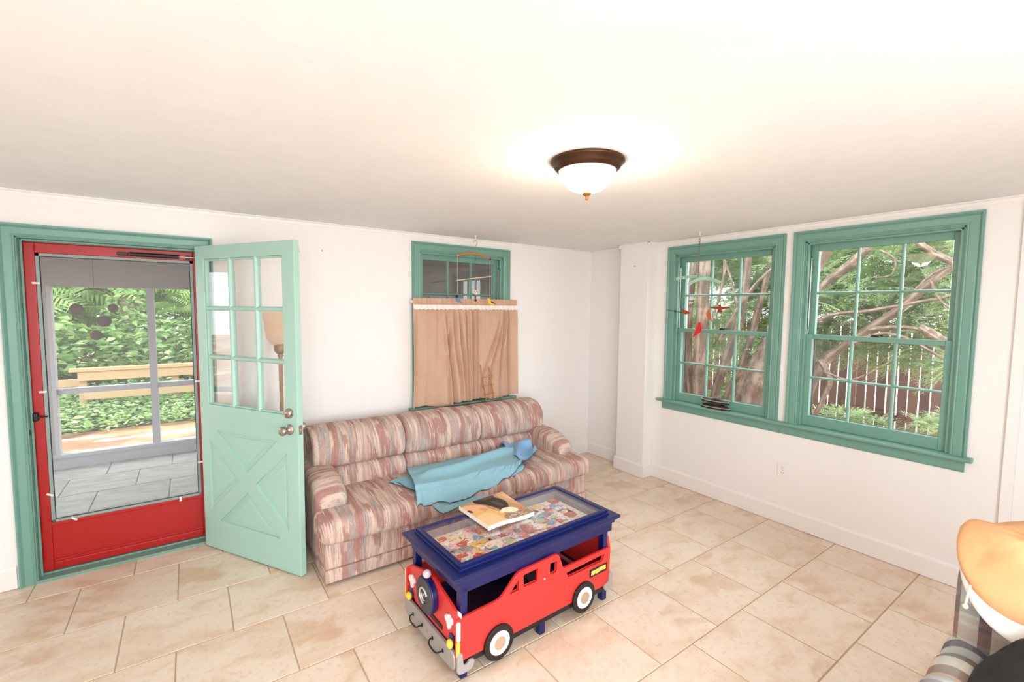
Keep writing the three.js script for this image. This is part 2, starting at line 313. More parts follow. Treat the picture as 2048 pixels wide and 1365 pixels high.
// ------------------------------------------------------------------ entry: frame, open door, storm door
{
  const t = struct('trim_5', 'green casing and jambs around the entry', 'door frame');
  const { x0, x1, y1 } = OPEN;
  add(t, 'casing', casing(x0 + 0.012, x1 - 0.012, 0.0, y1 - 0.012, caseProf.map(([a, b]) => [a * 0.92, b])).translate(0, 0, BACK), M.teal);
  const jz0 = BACK - 0.055, jz1 = BACK;
  add(t, 'jamb', [span(x0, x0 + 0.018, 0, y1, jz0, jz1), span(x1 - 0.018, x1, 0, y1, jz0, jz1), span(x0, x1, y1 - 0.018, y1, jz0, jz1)], M.teal);
  add(t, 'stop', [span(x0 + 0.018, x0 + 0.03, 0, y1 - 0.018, jz0, BACK - 0.044, 0.003), span(x1 - 0.03, x1 - 0.018, 0, y1 - 0.018, jz0, BACK - 0.044, 0.003), span(x0, x1, y1 - 0.03, y1 - 0.018, jz0, BACK - 0.044, 0.003)], M.teal);
  add(t, 'outer_jamb', [span(x0 - 0.001, x0 + 0.022, 0, y1, BACK - WT, jz0), span(x1 - 0.022, x1 + 0.001, 0, y1, BACK - WT, jz0), span(x0, x1, y1 - 0.02, y1, BACK - WT, jz0)], mat(0x86796f, 0.7));
  add(t, 'threshold', [span(x0, x1, -0.01, 0.016, BACK - 0.09, BACK + 0.012, 0.005), span(x0, x1, -0.01, 0.024, BACK - WT, BACK - 0.06, 0.004)], M.teal);
  add(t, 'strike_hook', [rbox(0.006, 0.028, 0.016, 0.002, x0 + 0.02, 0.905, BACK - 0.01)], M.iron);
}
{
  const d = struct('door_1', 'mint green nine-light door standing open, crossbuck panel below', 'door');
  d.position.set(0.047, 0.008, -3.697); d.rotation.y = -1.030;
  const W = 0.9, H = 2.03, T = 0.04, L = { x0: 0.085, x1: 0.8, y0: 0.99, y1: 1.945 };
  const tri = [[[0.16, 0.82], [0.722, 0.82], [0.441, 0.578]], [[0.077, 0.752], [0.077, 0.268], [0.365, 0.512]], [[0.803, 0.752], [0.515, 0.512], [0.803, 0.268]], [[0.16, 0.203], [0.441, 0.445], [0.722, 0.203]]];
  const s = shapeOf([[0, 0], [W, 0], [W, H], [0, H]]);
  s.holes.push(new THREE.Path([[L.x0, L.y0], [L.x0, L.y1], [L.x1, L.y1], [L.x1, L.y0]].map((p) => new THREE.Vector2(...p))));
  for (const t of tri) s.holes.push(new THREE.Path(t.map((p) => new THREE.Vector2(...p))));
  add(d, 'stiles_and_rails', extrude(s, T, 0.003).translate(0, 0, -T), M.mint);
  for (const t of tri) {
    const c = [(t[0][0] + t[1][0] + t[2][0]) / 3, (t[0][1] + t[1][1] + t[2][1]) / 3], sc = (k) => t.map((p) => [c[0] + (p[0] - c[0]) * k, c[1] + (p[1] - c[1]) * k]);
    add(d, 'panel', [extrude(shapeOf(sc(1.0)), 0.016, 0).translate(0, 0, -0.028), extrude(shapeOf(sc(0.72)), 0.024, 0.0035).translate(0, 0, -0.032)], M.mint);
  }
  const cw = (L.x1 - L.x0) / 3, ch = (L.y1 - L.y0) / 3, mw = 0.03;
  const mp = roundShape([[-mw / 2, -T + 0.003], [mw / 2, -T + 0.003], [mw / 2, -0.014], [0.006, -0.003], [-0.006, -0.003], [-mw / 2, -0.014]], 0.002);
  for (const k of [1, 2]) {
    add(d, 'muntin', new THREE.ExtrudeGeometry(mp, { depth: L.y1 - L.y0, bevelEnabled: false }).applyMatrix4(new THREE.Matrix4().makeBasis(V(1, 0, 0), V(0, 0, 1), V(0, -1, 0))).translate(L.x0 + cw * k, L.y1, 0), M.mint);
    add(d, 'muntin', new THREE.ExtrudeGeometry(mp, { depth: L.x1 - L.x0, bevelEnabled: false }).applyMatrix4(new THREE.Matrix4().makeBasis(V(0, 1, 0), V(0, 0, 1), V(1, 0, 0))).translate(L.x0, L.y0 + ch * k, 0), M.mint);
  }
  add(d, 'glazing_bead', [span(L.x0, L.x0 + 0.012, L.y0, L.y1, -0.032, -0.008, 0.004), span(L.x1 - 0.012, L.x1, L.y0, L.y1, -0.032, -0.008, 0.004), span(L.x0, L.x1, L.y1 - 0.012, L.y1, -0.032, -0.008, 0.004), span(L.x0, L.x1, L.y0, L.y0 + 0.012, -0.032, -0.008, 0.004)], M.mint);
  for (let i = 0; i < 3; i++) for (let j = 0; j < 3; j++) add(d, 'pane', box(cw - 0.022, ch - 0.022, 0.003, L.x0 + cw * (i + 0.5), L.y0 + ch * (j + 0.5), -0.02), M.glass);
  const knobG = lathe([[0, 0], [0.032, 0], [0.033, 0.004], [0.03, 0.009], [0.018, 0.014], [0.0125, 0.022], [0.0125, 0.03], [0.018, 0.036], [0.026, 0.043], [0.0275, 0.052], [0.024, 0.061], [0.014, 0.066], [0, 0.067]]);
  const knob = add(d, 'knob', knobG.clone().rotateX(Math.PI / 2), M.nickel); knob.position.set(0.835, 0.905, 0); knob.userData.label = 'brushed nickel door knob';
  const kb = add(d, 'knob', knobG.clone().rotateX(-Math.PI / 2), M.nickel); kb.position.set(0.835, 0.905, -T);
  const db = add(d, 'deadbolt', [lathe([[0, 0], [0.03, 0], [0.031, 0.006], [0.027, 0.02], [0.02, 0.026], [0, 0.027]]).rotateX(Math.PI / 2), rbox(0.008, 0.03, 0.012, 0.003, 0, 0, 0.032)], M.nickel); db.position.set(0.835, 1.005, 0); db.userData.label = 'brushed nickel deadbolt turn';
  add(d, 'latch_plate', [rbox(0.002, 0.057, 0.025, 0.001, W + 0.0005, 0.905, -T / 2), rbox(0.012, 0.016, 0.012, 0.003, W + 0.003, 0.905, -T / 2)], M.nickel);
  add(d, 'bolt_plate', rbox(0.002, 0.057, 0.025, 0.001, W + 0.0005, 1.005, -T / 2), M.mint);
  for (const y of [0.2, 1.02, 1.83]) add(d, 'hinge', [new THREE.CylinderGeometry(0.007, 0.007, 0.09, 12).translate(-0.005, y, -T - 0.004)], M.mint);
}
{
  const d = struct('door_2', 'red aluminium storm door with a grey insect screen, shut', 'storm door');
  const z = -3.815, x0 = -0.772, x1 = 0.066, y0 = 0.026, y1 = 2.012, T = 0.03;
  d.position.set(0, 0, z);
  const O = { x0: x0 + 0.052, x1: x1 - 0.03, y0: 0.325, y1: 1.95 };
  add(d, 'frame', [span(x0, O.x0, y0, y1, -T, 0, 0.006), span(O.x1, x1, y0, y1, -T, 0, 0.006), span(O.x0 - 0.004, O.x1 + 0.004, O.y1, y1, -T, 0, 0.006), span(O.x0 - 0.004, O.x1 + 0.004, O.y0 - 0.022, O.y0, -T, 0.0, 0.004), span(O.x0 - 0.004, O.x1 + 0.004, y0, y0 + 0.05, -T, 0, 0.006)], M.red);
  add(d, 'kick_panel', [span(O.x0 - 0.01, O.x1 + 0.01, y0 + 0.03, O.y0 - 0.01, -T + 0.004, -0.006), span(O.x0, O.x1, y0 + 0.062, y0 + 0.069, -0.008, 0.002, 0.003)], M.red);
  const f = 0.016;
  const frameMat = mat(0x8fa29d, 0.5);
  add(d, 'insert_frame', [span(O.x0, O.x0 + f, O.y0, O.y1, -0.016, -0.003), span(O.x1 - f, O.x1, O.y0, O.y1, -0.016, -0.003), span(O.x0, O.x1, O.y1 - f, O.y1, -0.016, -0.003), span(O.x0, O.x1, O.y0, O.y0 + f, -0.016, -0.003)], frameMat);
  add(d, 'spline', [span(O.x0 + f, O.x0 + f + 0.004, O.y0 + f, O.y1 - f, -0.012, -0.006), span(O.x1 - f - 0.004, O.x1 - f, O.y0 + f, O.y1 - f, -0.012, -0.006), span(O.x0 + f, O.x1 - f, O.y1 - f - 0.004, O.y1 - f, -0.012, -0.006), span(O.x0 + f, O.x1 - f, O.y0 + f, O.y0 + f + 0.004, -0.012, -0.006)], M.darkSeal);
  const sc = add(d, 'insect_screen', new THREE.PlaneGeometry(O.x1 - O.x0 - 2 * f, O.y1 - O.y0 - 2 * f).translate((O.x0 + O.x1) / 2, (O.y0 + O.y1) / 2, -0.009), M.screen); sc.userData.label = 'fine grey insect mesh';
  const clip = [rbox(0.034, 0.012, 0.004, 0.002, 0, 0, 0.001), new THREE.CylinderGeometry(0.003, 0.003, 0.004, 8).rotateX(Math.PI / 2).translate(0.004, 0, 0.004)];
  for (const [x, y, a] of [[O.x0 - 0.002, 1.775, 0], [O.x0 - 0.002, 1.13, 0], [O.x0, 0.5, -0.5], [O.x0 + 0.1, O.y0 + 0.0, -0.7], [O.x1 - 0.12, O.y0 - 0.002, 1.57], [O.x1 + 0.002, 0.56, 0], [O.x1 + 0.002, 1.13, 0]]) { const c = add(d, 'screen_clip', clip, M.white); c.position.set(x, y, 0); c.rotation.z = a; }
  const cl = new THREE.Group(); cl.name = 'closer'; cl.userData.label = 'black pneumatic door closer'; d.add(cl);
  add(cl, 'closer_tube', bar(V(-0.29, 1.972, 0.03), V(-0.035, 1.972, 0.03), 0.0135, 16), M.black);
  add(cl, 'closer_rod', bar(V(-0.035, 1.972, 0.03), V(0.06, 1.972, 0.03), 0.004), M.nickel);
  add(cl, 'closer_bracket', [rbox(0.055, 0.02, 0.03, 0.003, -0.325, 1.972, 0.015), rbox(0.02, 0.03, 0.03, 0.003, 0.01, 1.97, 0.015)], M.black);
  const h = new THREE.Group(); h.name = 'latch_handle'; h.userData.label = 'black latch lever'; d.add(h);
  add(h, 'latch_body', rbox(0.026, 0.05, 0.03, 0.008, x0 + 0.016, 0.985, 0.014), M.black);
  add(h, 'lever', bar(V(x0 + 0.02, 0.985, 0.025), V(x0 + 0.07, 0.985, 0.03), 0.005), M.black);
}

// ------------------------------------------------------------------ ceiling lamp
{
  const L = thing('ceiling_lamp', 'lit flush ceiling lamp with bronze rim and frosted glass bowl', 'ceiling lamp', [1.431, CEIL, -1.475]);
  add(L, 'rim', lathe([[0, 0], [0.158, 0], [0.16, -0.006], [0.158, -0.012], [0.148, -0.02], [0.142, -0.03], [0.14, -0.034], [0.132, -0.04], [0.128, -0.046], [0.12, -0.046], [0.12, -0.03], [0.05, -0.02], [0, -0.02]], 64), M.bronze);
  const bowl = [[0.122, -0.04]]; for (let i = 1; i <= 14; i++) { const t = i / 14 * Math.PI / 2; bowl.push([0.122 * Math.cos(t) + 0.0001, -0.04 - 0.098 * Math.sin(t)]); }
  add(L, 'glass_bowl', lathe(bowl, 56), new THREE.MeshPhysicalMaterial({ color: 0xfff4e4, roughness: 0.6, emissive: new THREE.Color().setRGB(1.0, 0.86, 0.66), emissiveIntensity: 2.2 }));
  add(L, 'finial', lathe([[0, -0.136], [0.018, -0.136], [0.019, -0.141], [0.012, -0.147], [0.006, -0.15], [0.007, -0.16], [0.005, -0.166], [0, -0.168]], 24), mat(0xb0703f, 0.4, { metalness: 0.6 }));
  const p = new THREE.PointLight(new THREE.Color().setRGB(1.0, 0.8, 0.58), 1.5); p.position.set(1.431, CEIL - 0.09, -1.475); p.shadow.radius = 4; p.name = 'lamp_glow'; scene.add(p);
}

// ------------------------------------------------------------------ sofa
function ringSweep(rings, uvs, closed = true) {              // rings: array of arrays of points with equal length; caps as fans
  const P = [], U = [], I = [], n = rings[0].length;
  rings.forEach((r, i) => r.forEach((p, j) => { P.push(p.x, p.y, p.z); U.push(...uvs(i, j)); }));
  for (let i = 0; i < rings.length - 1; i++) for (let j = 0; j < n - 1; j++) { const a = i * n + j, b = a + 1, c = a + n, d = c + 1; I.push(a, c, b, b, c, d); }
  const g = new THREE.BufferGeometry(); g.setAttribute('position', new THREE.Float32BufferAttribute(P, 3)); g.setAttribute('uv', new THREE.Float32BufferAttribute(U, 2)); g.setIndex(I); g.computeVertexNormals();
  const N = g.attributes.normal;                              // close the seam of each ring
  for (let i = 0; i < rings.length; i++) { const a = i * n, b = a + n - 1, v = V(N.getX(a) + N.getX(b), N.getY(a) + N.getY(b), N.getZ(a) + N.getZ(b)).normalize(); N.setXYZ(a, v.x, v.y, v.z); N.setXYZ(b, v.x, v.y, v.z); }
  return g;
}
function smoothLoop(pts, r, seg = 5) { const s = roundShape(pts, r); return s.getPoints(seg); }
function cushion(profile, u0, u1, toPoint, { end = 0.05, puff = 0.0, n = 18, wob = 0, sd = 1 } = {}) {
  // profile: closed loop of [a, b]; swept from u0 to u1; ends rounded over `end`; fullness `puff` in the middle
  const loop = profile.map((p) => [p.x, p.y]); const f = loop[0], l = loop[loop.length - 1]; if (Math.hypot(f[0] - l[0], f[1] - l[1]) > 1e-5) loop.push([...f]);
  const ca = loop.reduce((s, p) => s + p[0], 0) / loop.length, cb = loop.reduce((s, p) => s + p[1], 0) / loop.length;
  const hw = Math.max(...loop.map((p) => Math.abs(p[0] - ca))), hh = Math.max(...loop.map((p) => Math.abs(p[1] - cb))), arc = [0];
  for (let i = 1; i < loop.length; i++) arc.push(arc[i - 1] + Math.hypot(loop[i][0] - loop[i - 1][0], loop[i][1] - loop[i - 1][1]));
  const ne = 7;
  const S = []; for (let i = 0; i <= ne; i++) { const t = i / ne * Math.PI / 2; S.push([u0 + end * (1 - Math.cos(t)), end * (1 - Math.sin(t))]); }
  for (let i = 1; i < n; i++) S.push([u0 + end + (u1 - u0 - 2 * end) * i / n, 0]);
  for (let i = ne; i >= 0; i--) { const t = i / ne * Math.PI / 2; S.push([u1 - end * (1 - Math.cos(t)), end * (1 - Math.sin(t))]); }
  const rings = [], us = [];
  const ring = (u, inset) => loop.map(([a, b], j) => {
    const m = (u - u0) / (u1 - u0), q = puff * Math.pow(Math.sin(Math.PI * Math.min(1, Math.max(0, m))), 0.6), w = wob * (vn(u * 7, arc[j] * 7, sd) - 0.5);
    const ka = 1 + (q + w - inset) / hw, kb = 1 + (q + w - inset) / hh; return toPoint(u, ca + (a - ca) * ka, cb + (b - cb) * kb);
  });
  rings.push(loop.map(() => toPoint(u0, ca, cb))); us.push(u0 - hh);
  for (const [u, ins] of S) { rings.push(ring(u, ins)); us.push(u); }
  rings.push(loop.map(() => toPoint(u1, ca, cb))); us.push(u1 + hh);
  return ringSweep(rings, (i, j) => [us[i], arc[j]]);
}
const sofaTex = texture(1024, 1024, (u, v) => {
  const w = fbm(u * 6, v * 3, 201, 3, 6, 3) - 0.5, uu = u + w * 0.05;
  const big = fbm(uu * 15, v * 4, 211, 4, 15, 4), fine = fbm(uu * 150, v * 7, 221, 3, 150, 7), fine2 = fbm(uu * 60, v * 5, 231, 3, 60, 5), fl = vn(u * 200, v * 46, 241, 200, 46), gr = fbm(uu * 22 + 3, v * 4, 251, 4, 22, 4), weave = vn(u * 340, v * 340, 261, 340, 340);
  let c = mix3([212, 188, 174], [188, 156, 144], sm(0.35, 0.7, fine2));
  c = mix3(c, [164, 116, 108], sm(0.54, 0.6, big + (fine - 0.5) * 0.26) * 0.75);
  c = mix3(c, [168, 160, 155], sm(0.56, 0.68, gr + (fine - 0.5) * 0.24) * 0.7);
  c = mix3(c, [146, 122, 116], sm(0.58, 0.78, fine) * 0.5);
  c = mix3(c, [228, 212, 198], sm(0.62, 0.85, 1 - fine) * 0.5);
  c = mix3(c, [232, 220, 208], sm(0.9, 0.97, fl) * 0.45);
  const k = 0.93 + 0.14 * weave; return [Math.min(255, c[0] * k), Math.min(255, c[1] * k), Math.min(255, c[2] * k)];
});
const sofaBump = texture(512, 512, (u, v) => { const g = 255 * (0.5 * vn(u * 170, v * 170, 3, 170, 170) + 0.5 * fbm(u * 90, v * 6, 5, 2, 90, 6)); return [g, g, g]; }, false);
M.sofa = mat(0xffffff, 0.92, { map: sofaTex, bumpMap: sofaBump, bumpScale: 0.0012 });
{
  const X0 = 0.608, Z0 = -2.725;
  const S = thing('sofa', 'three-seat sofa in streaky rose and beige fabric', 'sofa', [X0, 0, Z0]);
  const P = (u, v, y) => V(u, y, -v), LEN = 2.1;
  const lp = (pts, r) => smoothLoop(pts, r);
  // base rail with skirt band
  add(S, 'base', [cushion(lp([[0.012, 0.1], [0.012, 0.27], [0.92, 0.27], [0.92, 0.1]], 0.012), 0.0, LEN, P, { end: 0.012, n: 30 })], M.sofa);
  add(S, 'skirt_band', [cushion(lp([[0.0, 0.024], [0.0, 0.101], [0.92, 0.101], [0.92, 0.024]], 0.008), -0.004, LEN + 0.004, P, { end: 0.01, n: 30 })], M.sofa);
  for (const [u, v] of [[0.08, 0.07], [LEN - 0.08, 0.07], [0.08, 0.84], [LEN - 0.08, 0.84]]) add(S, 'foot', new THREE.CylinderGeometry(0.035, 0.03, 0.03, 16).translate(u, 0.015, -v), M.black);
  // arms: section across the width, swept from front to back; streaks follow the section
  const arm = (a, b, name) => {
    const sec = lp([[a, 0.1], [a, 0.575], [b, 0.575], [b, 0.1]], [0.02, 0.07, 0.07, 0.02]);
    const g = cushion(sec, 0.17, 0.92, (v, x, y) => { const q = Math.min(1, Math.max(0, (0.42 - v) / 0.25)), drop = 0.085 * q * q + 0.03 * Math.max(0, (0.75 - v)); return V(x, y > 0.3 ? y - drop * (y - 0.3) / 0.275 : y, -v); }, { end: 0.05, n: 22, puff: 0.004 });
    add(S, name, g, M.sofa);
  };
  arm(-0.01, 0.185, 'arm'); arm(LEN - 0.185, LEN + 0.01, 'arm');
  // seat cushions, the end ones wrapping in front of the arms
  const seat = (y1) => lp([[-0.045, 0.262], [-0.045, y1 - 0.015], [0.3, y1 + 0.005], [0.66, y1 - 0.035], [0.66, 0.262]], [0.05, 0.075, 0.1, 0.03, 0.02]);
  const ear = lp([[-0.045, 0.262], [-0.045, 0.405], [0.2, 0.41], [0.2, 0.262]], [0.05, 0.075, 0.05, 0.02]);
  const c1 = 0.757, c2 = 1.345, o = { end: 0.028, puff: 0.006, wob: 0.012, n: 18 };
  add(S, 'seat_cushion', [cushion(seat(0.42), 0.17, c1 - 0.002, P, { ...o, sd: 3 }), cushion(ear, -0.03, 0.27, P, { ...o, end: 0.05, n: 8, puff: 0.0 })], M.sofa);
  add(S, 'seat_cushion', cushion(seat(0.42), c1 + 0.002, c2 - 0.002, P, { ...o, sd: 4 }), M.sofa);
  add(S, 'seat_cushion', [cushion(seat(0.42), c2 + 0.002, LEN - 0.17, P, { ...o, sd: 5 }), cushion(ear, LEN - 0.27, LEN + 0.03, P, { ...o, end: 0.05, n: 8, puff: 0.0 })], M.sofa);
  // back: lower lumbar pads and upper rolls
  add(S, 'back_frame', cushion(lp([[0.78, 0.1], [0.74, 0.69], [0.92, 0.71], [0.94, 0.1]], 0.03), 0.03, LEN - 0.03, P, { end: 0.03 }), M.sofa);
  const low = lp([[0.505, 0.34], [0.515, 0.525], [0.8, 0.545], [0.8, 0.34]], [0.06, 0.13, 0.04, 0.03]), roll = lp([[0.525, 0.522], [0.515, 0.7], [0.6, 0.79], [0.78, 0.805], [0.9, 0.74], [0.88, 0.53]], [0.12, 0.12, 0.1, 0.09, 0.08, 0.05]);
  const b1 = 0.715, b2 = 1.385, bo = { end: 0.03, puff: 0.005, wob: 0.012, n: 20 };
  [[0.17, b1], [b1, b2], [b2, LEN - 0.17]].forEach(([a, b], i) => add(S, 'lumbar_pad', cushion(low, a + 0.001, b - 0.001, P, { ...bo, end: 0.02, sd: 11 + i }), M.sofa));
  [[0.045, b1, 0.06], [b1, b2, 0.02], [b2, LEN - 0.045, 0.06]].forEach(([a, b, e], i) => add(S, 'back_roll', cushion(roll, a + 0.001, b - 0.001, P, { ...bo, sd: 21 + i }), M.sofa));
}

// ------------------------------------------------------------------ blanket
{
  const T = thing('blanket', 'folded light blue fleece blanket with satin edge on the sofa', 'blanket', [0, 0, 0]);
  const fleece = texture(256, 256, (u, v) => mix3([150, 196, 210], [134, 182, 198], fbm(u * 60, v * 60, 8, 3, 60, 60)));
  const fm = mat(0xffffff, 0.95, { map: fleece });
  const satin = phys(0x7fb4e0, 0.3, { sheen: 0.6, sheenColor: new THREE.Color(0xdfeeff), sheenRoughness: 0.3, side: THREE.DoubleSide });
  const seatY = (z) => { const v = -(z + 2.725); if (v < 0.03) return 0.412 - Math.pow((0.03 - v) / 0.075, 2) * 0.075; return 0.432 - 0.04 * sm(0.3, 0.66, v); };
  function sheet(left, right, topC, botC, lift, nU, nV, fold) {     // surface between a back and a front curve; closed slab
    const A = new THREE.CatmullRomCurve3(topC.map(([x, z]) => V(x, 0, z))), B = new THREE.CatmullRomCurve3(botC.map(([x, z]) => V(x, 0, z)));
    const top = [], P = [], U = [], I = [];
    for (let i = 0; i <= nU; i++) for (let j = 0; j <= nV; j++) {
      const s = i / nU, t = j / nV, p = A.getPoint(s).lerp(B.getPoint(s), t);
      p.y = seatY(p.z) + lift + fold(s, t, p); top.push(p); P.push(p.x, p.y, p.z); U.push(p.x * 4, p.z * 4);
    }
    const N = top.length; for (const p of top) { P.push(p.x, p.y - 0.007, p.z); U.push(p.x * 4, p.z * 4); }
    const id = (i, j) => i * (nV + 1) + j;
    for (let i = 0; i < nU; i++) for (let j = 0; j < nV; j++) { const a = id(i, j), b = id(i + 1, j), c = id(i, j + 1), d = id(i + 1, j + 1); I.push(a, c, b, b, c, d, a + N, b + N, c + N, b + N, d + N, c + N); }
    const rim = (a, b) => I.push(a, b, a + N, b, b + N, a + N, a, a + N, b, b, a + N, b + N);
    for (let i = 0; i < nU; i++) { rim(id(i, 0), id(i + 1, 0)); rim(id(i, nV), id(i + 1, nV)); } for (let j = 0; j < nV; j++) { rim(id(0, j), id(0, j + 1)); rim(id(nU, j), id(nU, j + 1)); }
    const g = new THREE.BufferGeometry(); g.setAttribute('position', new THREE.Float32BufferAttribute(P, 3)); g.setAttribute('uv', new THREE.Float32BufferAttribute(U, 2)); g.setIndex(I); g.computeVertexNormals(); return g;
  }
  const back = [[1.29, -3.18], [1.5, -3.17], [1.74, -3.12], [1.98, -3.16], [2.2, -3.22], [2.235, -3.22]], front = [[1.16, -2.68], [1.26, -2.675], [1.43, -2.668], [1.67, -2.675], [1.89, -2.7], [2.06, -2.76]];
  const wave = (s, t, p) => {
    const n = fbm(p.x * 4 + 2, p.z * 5, 71, 3) - 0.5, ridge = Math.exp(-Math.pow((t - 0.42 + 0.3 * (s - 0.4)) / 0.1, 2)) * 0.028 * sm(0.0, 0.2, s) * (1 - sm(0.65, 0.95, s));
    const ridge2 = Math.exp(-Math.pow((t - 0.15 - 0.22 * s) / 0.09, 2)) * 0.022 * sm(0.3, 0.6, s), hem = Math.max(0, Math.sin(s * 27 + Math.sin(s * 9))) * 0.02 * sm(0.8, 1, t);
    return 0.012 + n * 0.03 + ridge + ridge2 + hem + 0.03 * Math.exp(-Math.pow(s / 0.08, 2)) * (0.5 - Math.abs(t - 0.5)) + 0.035 * Math.exp(-Math.pow((t) / 0.16, 2)) * sm(0.5, 1, s);
  };
  add(T, 'upper_fold', sheet(0, 0, back, front, 0.03, 70, 34, wave), fm);
  add(T, 'lower_fold', sheet(0, 0, [[1.1, -3.03], [1.3, -3.1], [1.6, -3.02], [2.0, -3.08], [2.2, -3.14]], [[1.13, -2.98], [1.27, -2.68], [1.46, -2.662], [1.72, -2.668], [2.08, -2.76]], 0.002, 60, 24, (s, t, p) => 0.006 + (fbm(p.x * 5, p.z * 5, 81, 2) - 0.5) * 0.012 + Math.max(0, Math.sin(s * 24 + 1.4)) * 0.012 * sm(0.85, 1, t)), fm);
  const sat = add(T, 'satin_binding', sheet(0, 0, [[2.17, -3.24], [2.24, -3.26], [2.3, -3.24], [2.41, -3.14]], [[2.06, -2.8], [2.13, -2.8], [2.24, -2.86], [2.36, -2.96]], 0.012, 26, 30, (s, t, p) => 0.024 + 0.026 * Math.sin(s * 7 + t * 9) * (0.4 + 0.6 * t * (1 - t) * 4) + 0.02 * fbm(p.x * 14, p.z * 14, 91, 3) + 0.03 * Math.exp(-t * t * 14)), satin); sat.userData.label = 'shiny blue satin binding';
}

// ------------------------------------------------------------------ truck coffee table
const TAB = { x: 1.423, z: -1.96, a: 2 * DEG };
{
  const T = thing('truck_coffee_table', 'blue glass-topped coffee table dressed as a red toy pickup truck', 'coffee table', [TAB.x, 0, TAB.z], TAB.a);
  const ring = (ox, oz, ix, iz, y0, y1, r = 0.002, cz = 0) => { const s = shapeOf([[-ox, -oz], [ox, -oz], [ox, oz], [-ox, oz]]); s.holes.push(new THREE.Path([[-ix, -iz], [-ix, iz], [ix, iz], [ix, -iz]].map((p) => new THREE.Vector2(...p)))); return extrude(s, y1 - y0, r).rotateX(-Math.PI / 2).translate(0, y0, cz); };
  for (const x of [-0.478, -0.015, 0.45]) for (const z of [0.225, -0.225]) add(T, 'leg', rbox(0.036, 0.42, 0.036, 0.003, x, 0.21, z), M.blue);
  add(T, 'apron', ring(0.5, 0.243, 0.478, 0.222, 0.395, 0.443), M.blue);
  add(T, 'top_moulding', [ring(0.515, 0.25, 0.46, 0.2, 0.44, 0.456, 0.004), ring(0.528, 0.257, 0.46, 0.2, 0.455, 0.468, 0.004)], M.blue);
  add(T, 'tabletop', ring(0.542, 0.268, 0.462, 0.197, 0.467, 0.486, 0.004), M.blue);
  add(T, 'glass_frame', [ring(0.487, 0.222, 0.462, 0.197, 0.484, 0.512, 0.004), ring(0.492, 0.227, 0.466, 0.2, 0.484, 0.494, 0.003)], M.blue);
  add(T, 'glass_top', rbox(0.923, 0.004, 0.393, 0.001, 0, 0.506, 0), M.glass);
  add(T, 'display_tray', [box(0.924, 0.008, 0.394, 0, 0.434, 0), ring(0.464, 0.199, 0.46, 0.195, 0.434, 0.486, 0)], mat(0x8c8688, 0.6));
  add(T, 'tray_lining', box(0.918, 0.003, 0.388, 0, 0.4395, 0), mat(0xf0e2de, 0.8));
  add(T, 'shelf', [box(0.99, 0.014, 0.48, 0, 0.107, 0), box(0.99, 0.05, 0.014, 0, 0.135, -0.2), box(0.014, 0.09, 0.46, 0.02, 0.155, 0)], M.darkBlue);
  add(T, 'shelf_rail', [box(0.012, 0.014, 0.44, 0.24, 0.265, 0), rbox(0.008, 0.05, 0.008, 0.003, 0.36, 0.29, 0.05)], mat(0xb2585c, 0.5));
  // truck sides
  const sideShape = () => {
    const s = roundShape([[-0.527, 0.1], [-0.53, 0.296], [-0.29, 0.303], [-0.19, 0.397], [0.075, 0.405], [0.108, 0.313], [0.462, 0.313], [0.468, 0.15], [0.448, 0.102]], [0.004, 0.016, 0.03, 0.03, 0.025, 0.012, 0.012, 0.01, 0.02]);
    const hole = (pts, r) => s.holes.push(new THREE.Path(roundShape(pts, r).getPoints(4).reverse()));
    hole([[-0.247, 0.305], [-0.182, 0.305], [-0.182, 0.366]], 0.004); hole([[-0.158, 0.308], [-0.065, 0.307], [-0.063, 0.378], [-0.158, 0.374]], 0.006);
    hole([[0.01, 0.309], [0.062, 0.309], [0.066, 0.372], [0.014, 0.373]], 0.006); hole([[0.128, 0.284], [0.14, 0.25], [0.408, 0.25], [0.428, 0.292]], 0.005);
    return s;
  };
  const side = (z, flip) => {
    const g = new THREE.Group(); g.name = 'truck_side'; T.add(g); g.position.z = z; if (flip) { g.rotation.y = Math.PI; }
    const mx = flip ? -1 : 1; const fx = (geo) => (flip ? geo.applyMatrix4(new THREE.Matrix4().makeScale(-1, 1, 1)) : geo), fix = (geo) => { if (flip) { const ix = geo.index; const n = geo.index ? geo.toNonIndexed() : geo; const p = n.attributes.position.array; for (let i = 0; i < p.length; i += 9) for (let k = 0; k < 3; k++) { const t = p[i + 3 + k]; p[i + 3 + k] = p[i + 6 + k]; p[i + 6 + k] = t; } n.computeVertexNormals(); return n; } return geo; };
    const put = (name, geo, m) => add(g, name, fix(fx(Array.isArray(geo) ? join(geo) : geo)), m);
    put('body_panel', extrude(sideShape(), 0.016, 0.0025), M.toyRed);
    put('running_board', span(-0.5, 0.44, 0.072, 0.104, 0.001, 0.012, 0.002), M.black);
    for (const x of [-0.304, 0.256]) {
      put('tire', [extrude(new THREE.Shape().absarc(x, 0.105, 0.083, 0, Math.PI * 2), 0.014, 0.003, 28).translate(0, 0, 0.015)], M.black);
      put('whitewall', [extrude(new THREE.Shape().absarc(x, 0.105, 0.056, 0, Math.PI * 2), 0.004, 0.001, 28).translate(0, 0, 0.0275)], M.white);
      const rv = []; for (let k = 0; k < 8; k++) rv.push(new THREE.SphereGeometry(0.0016, 6, 4).translate(x + 0.026 * Math.cos(k * 0.785), 0.105 + 0.026 * Math.sin(k * 0.785), 0.0335));
      put('hubcap', extrude(new THREE.Shape().absarc(x, 0.105, 0.031, 0, Math.PI * 2), 0.003, 0.0008, 24).translate(0, 0, 0.031), M.tan);
      put('hub_rivets', rv, M.iron);
    }
    put('door_button', new THREE.SphereGeometry(0.005, 10, 8).scale(1, 1, 0.6).translate(-0.022, 0.305 - 0.0, 0.017), M.white);
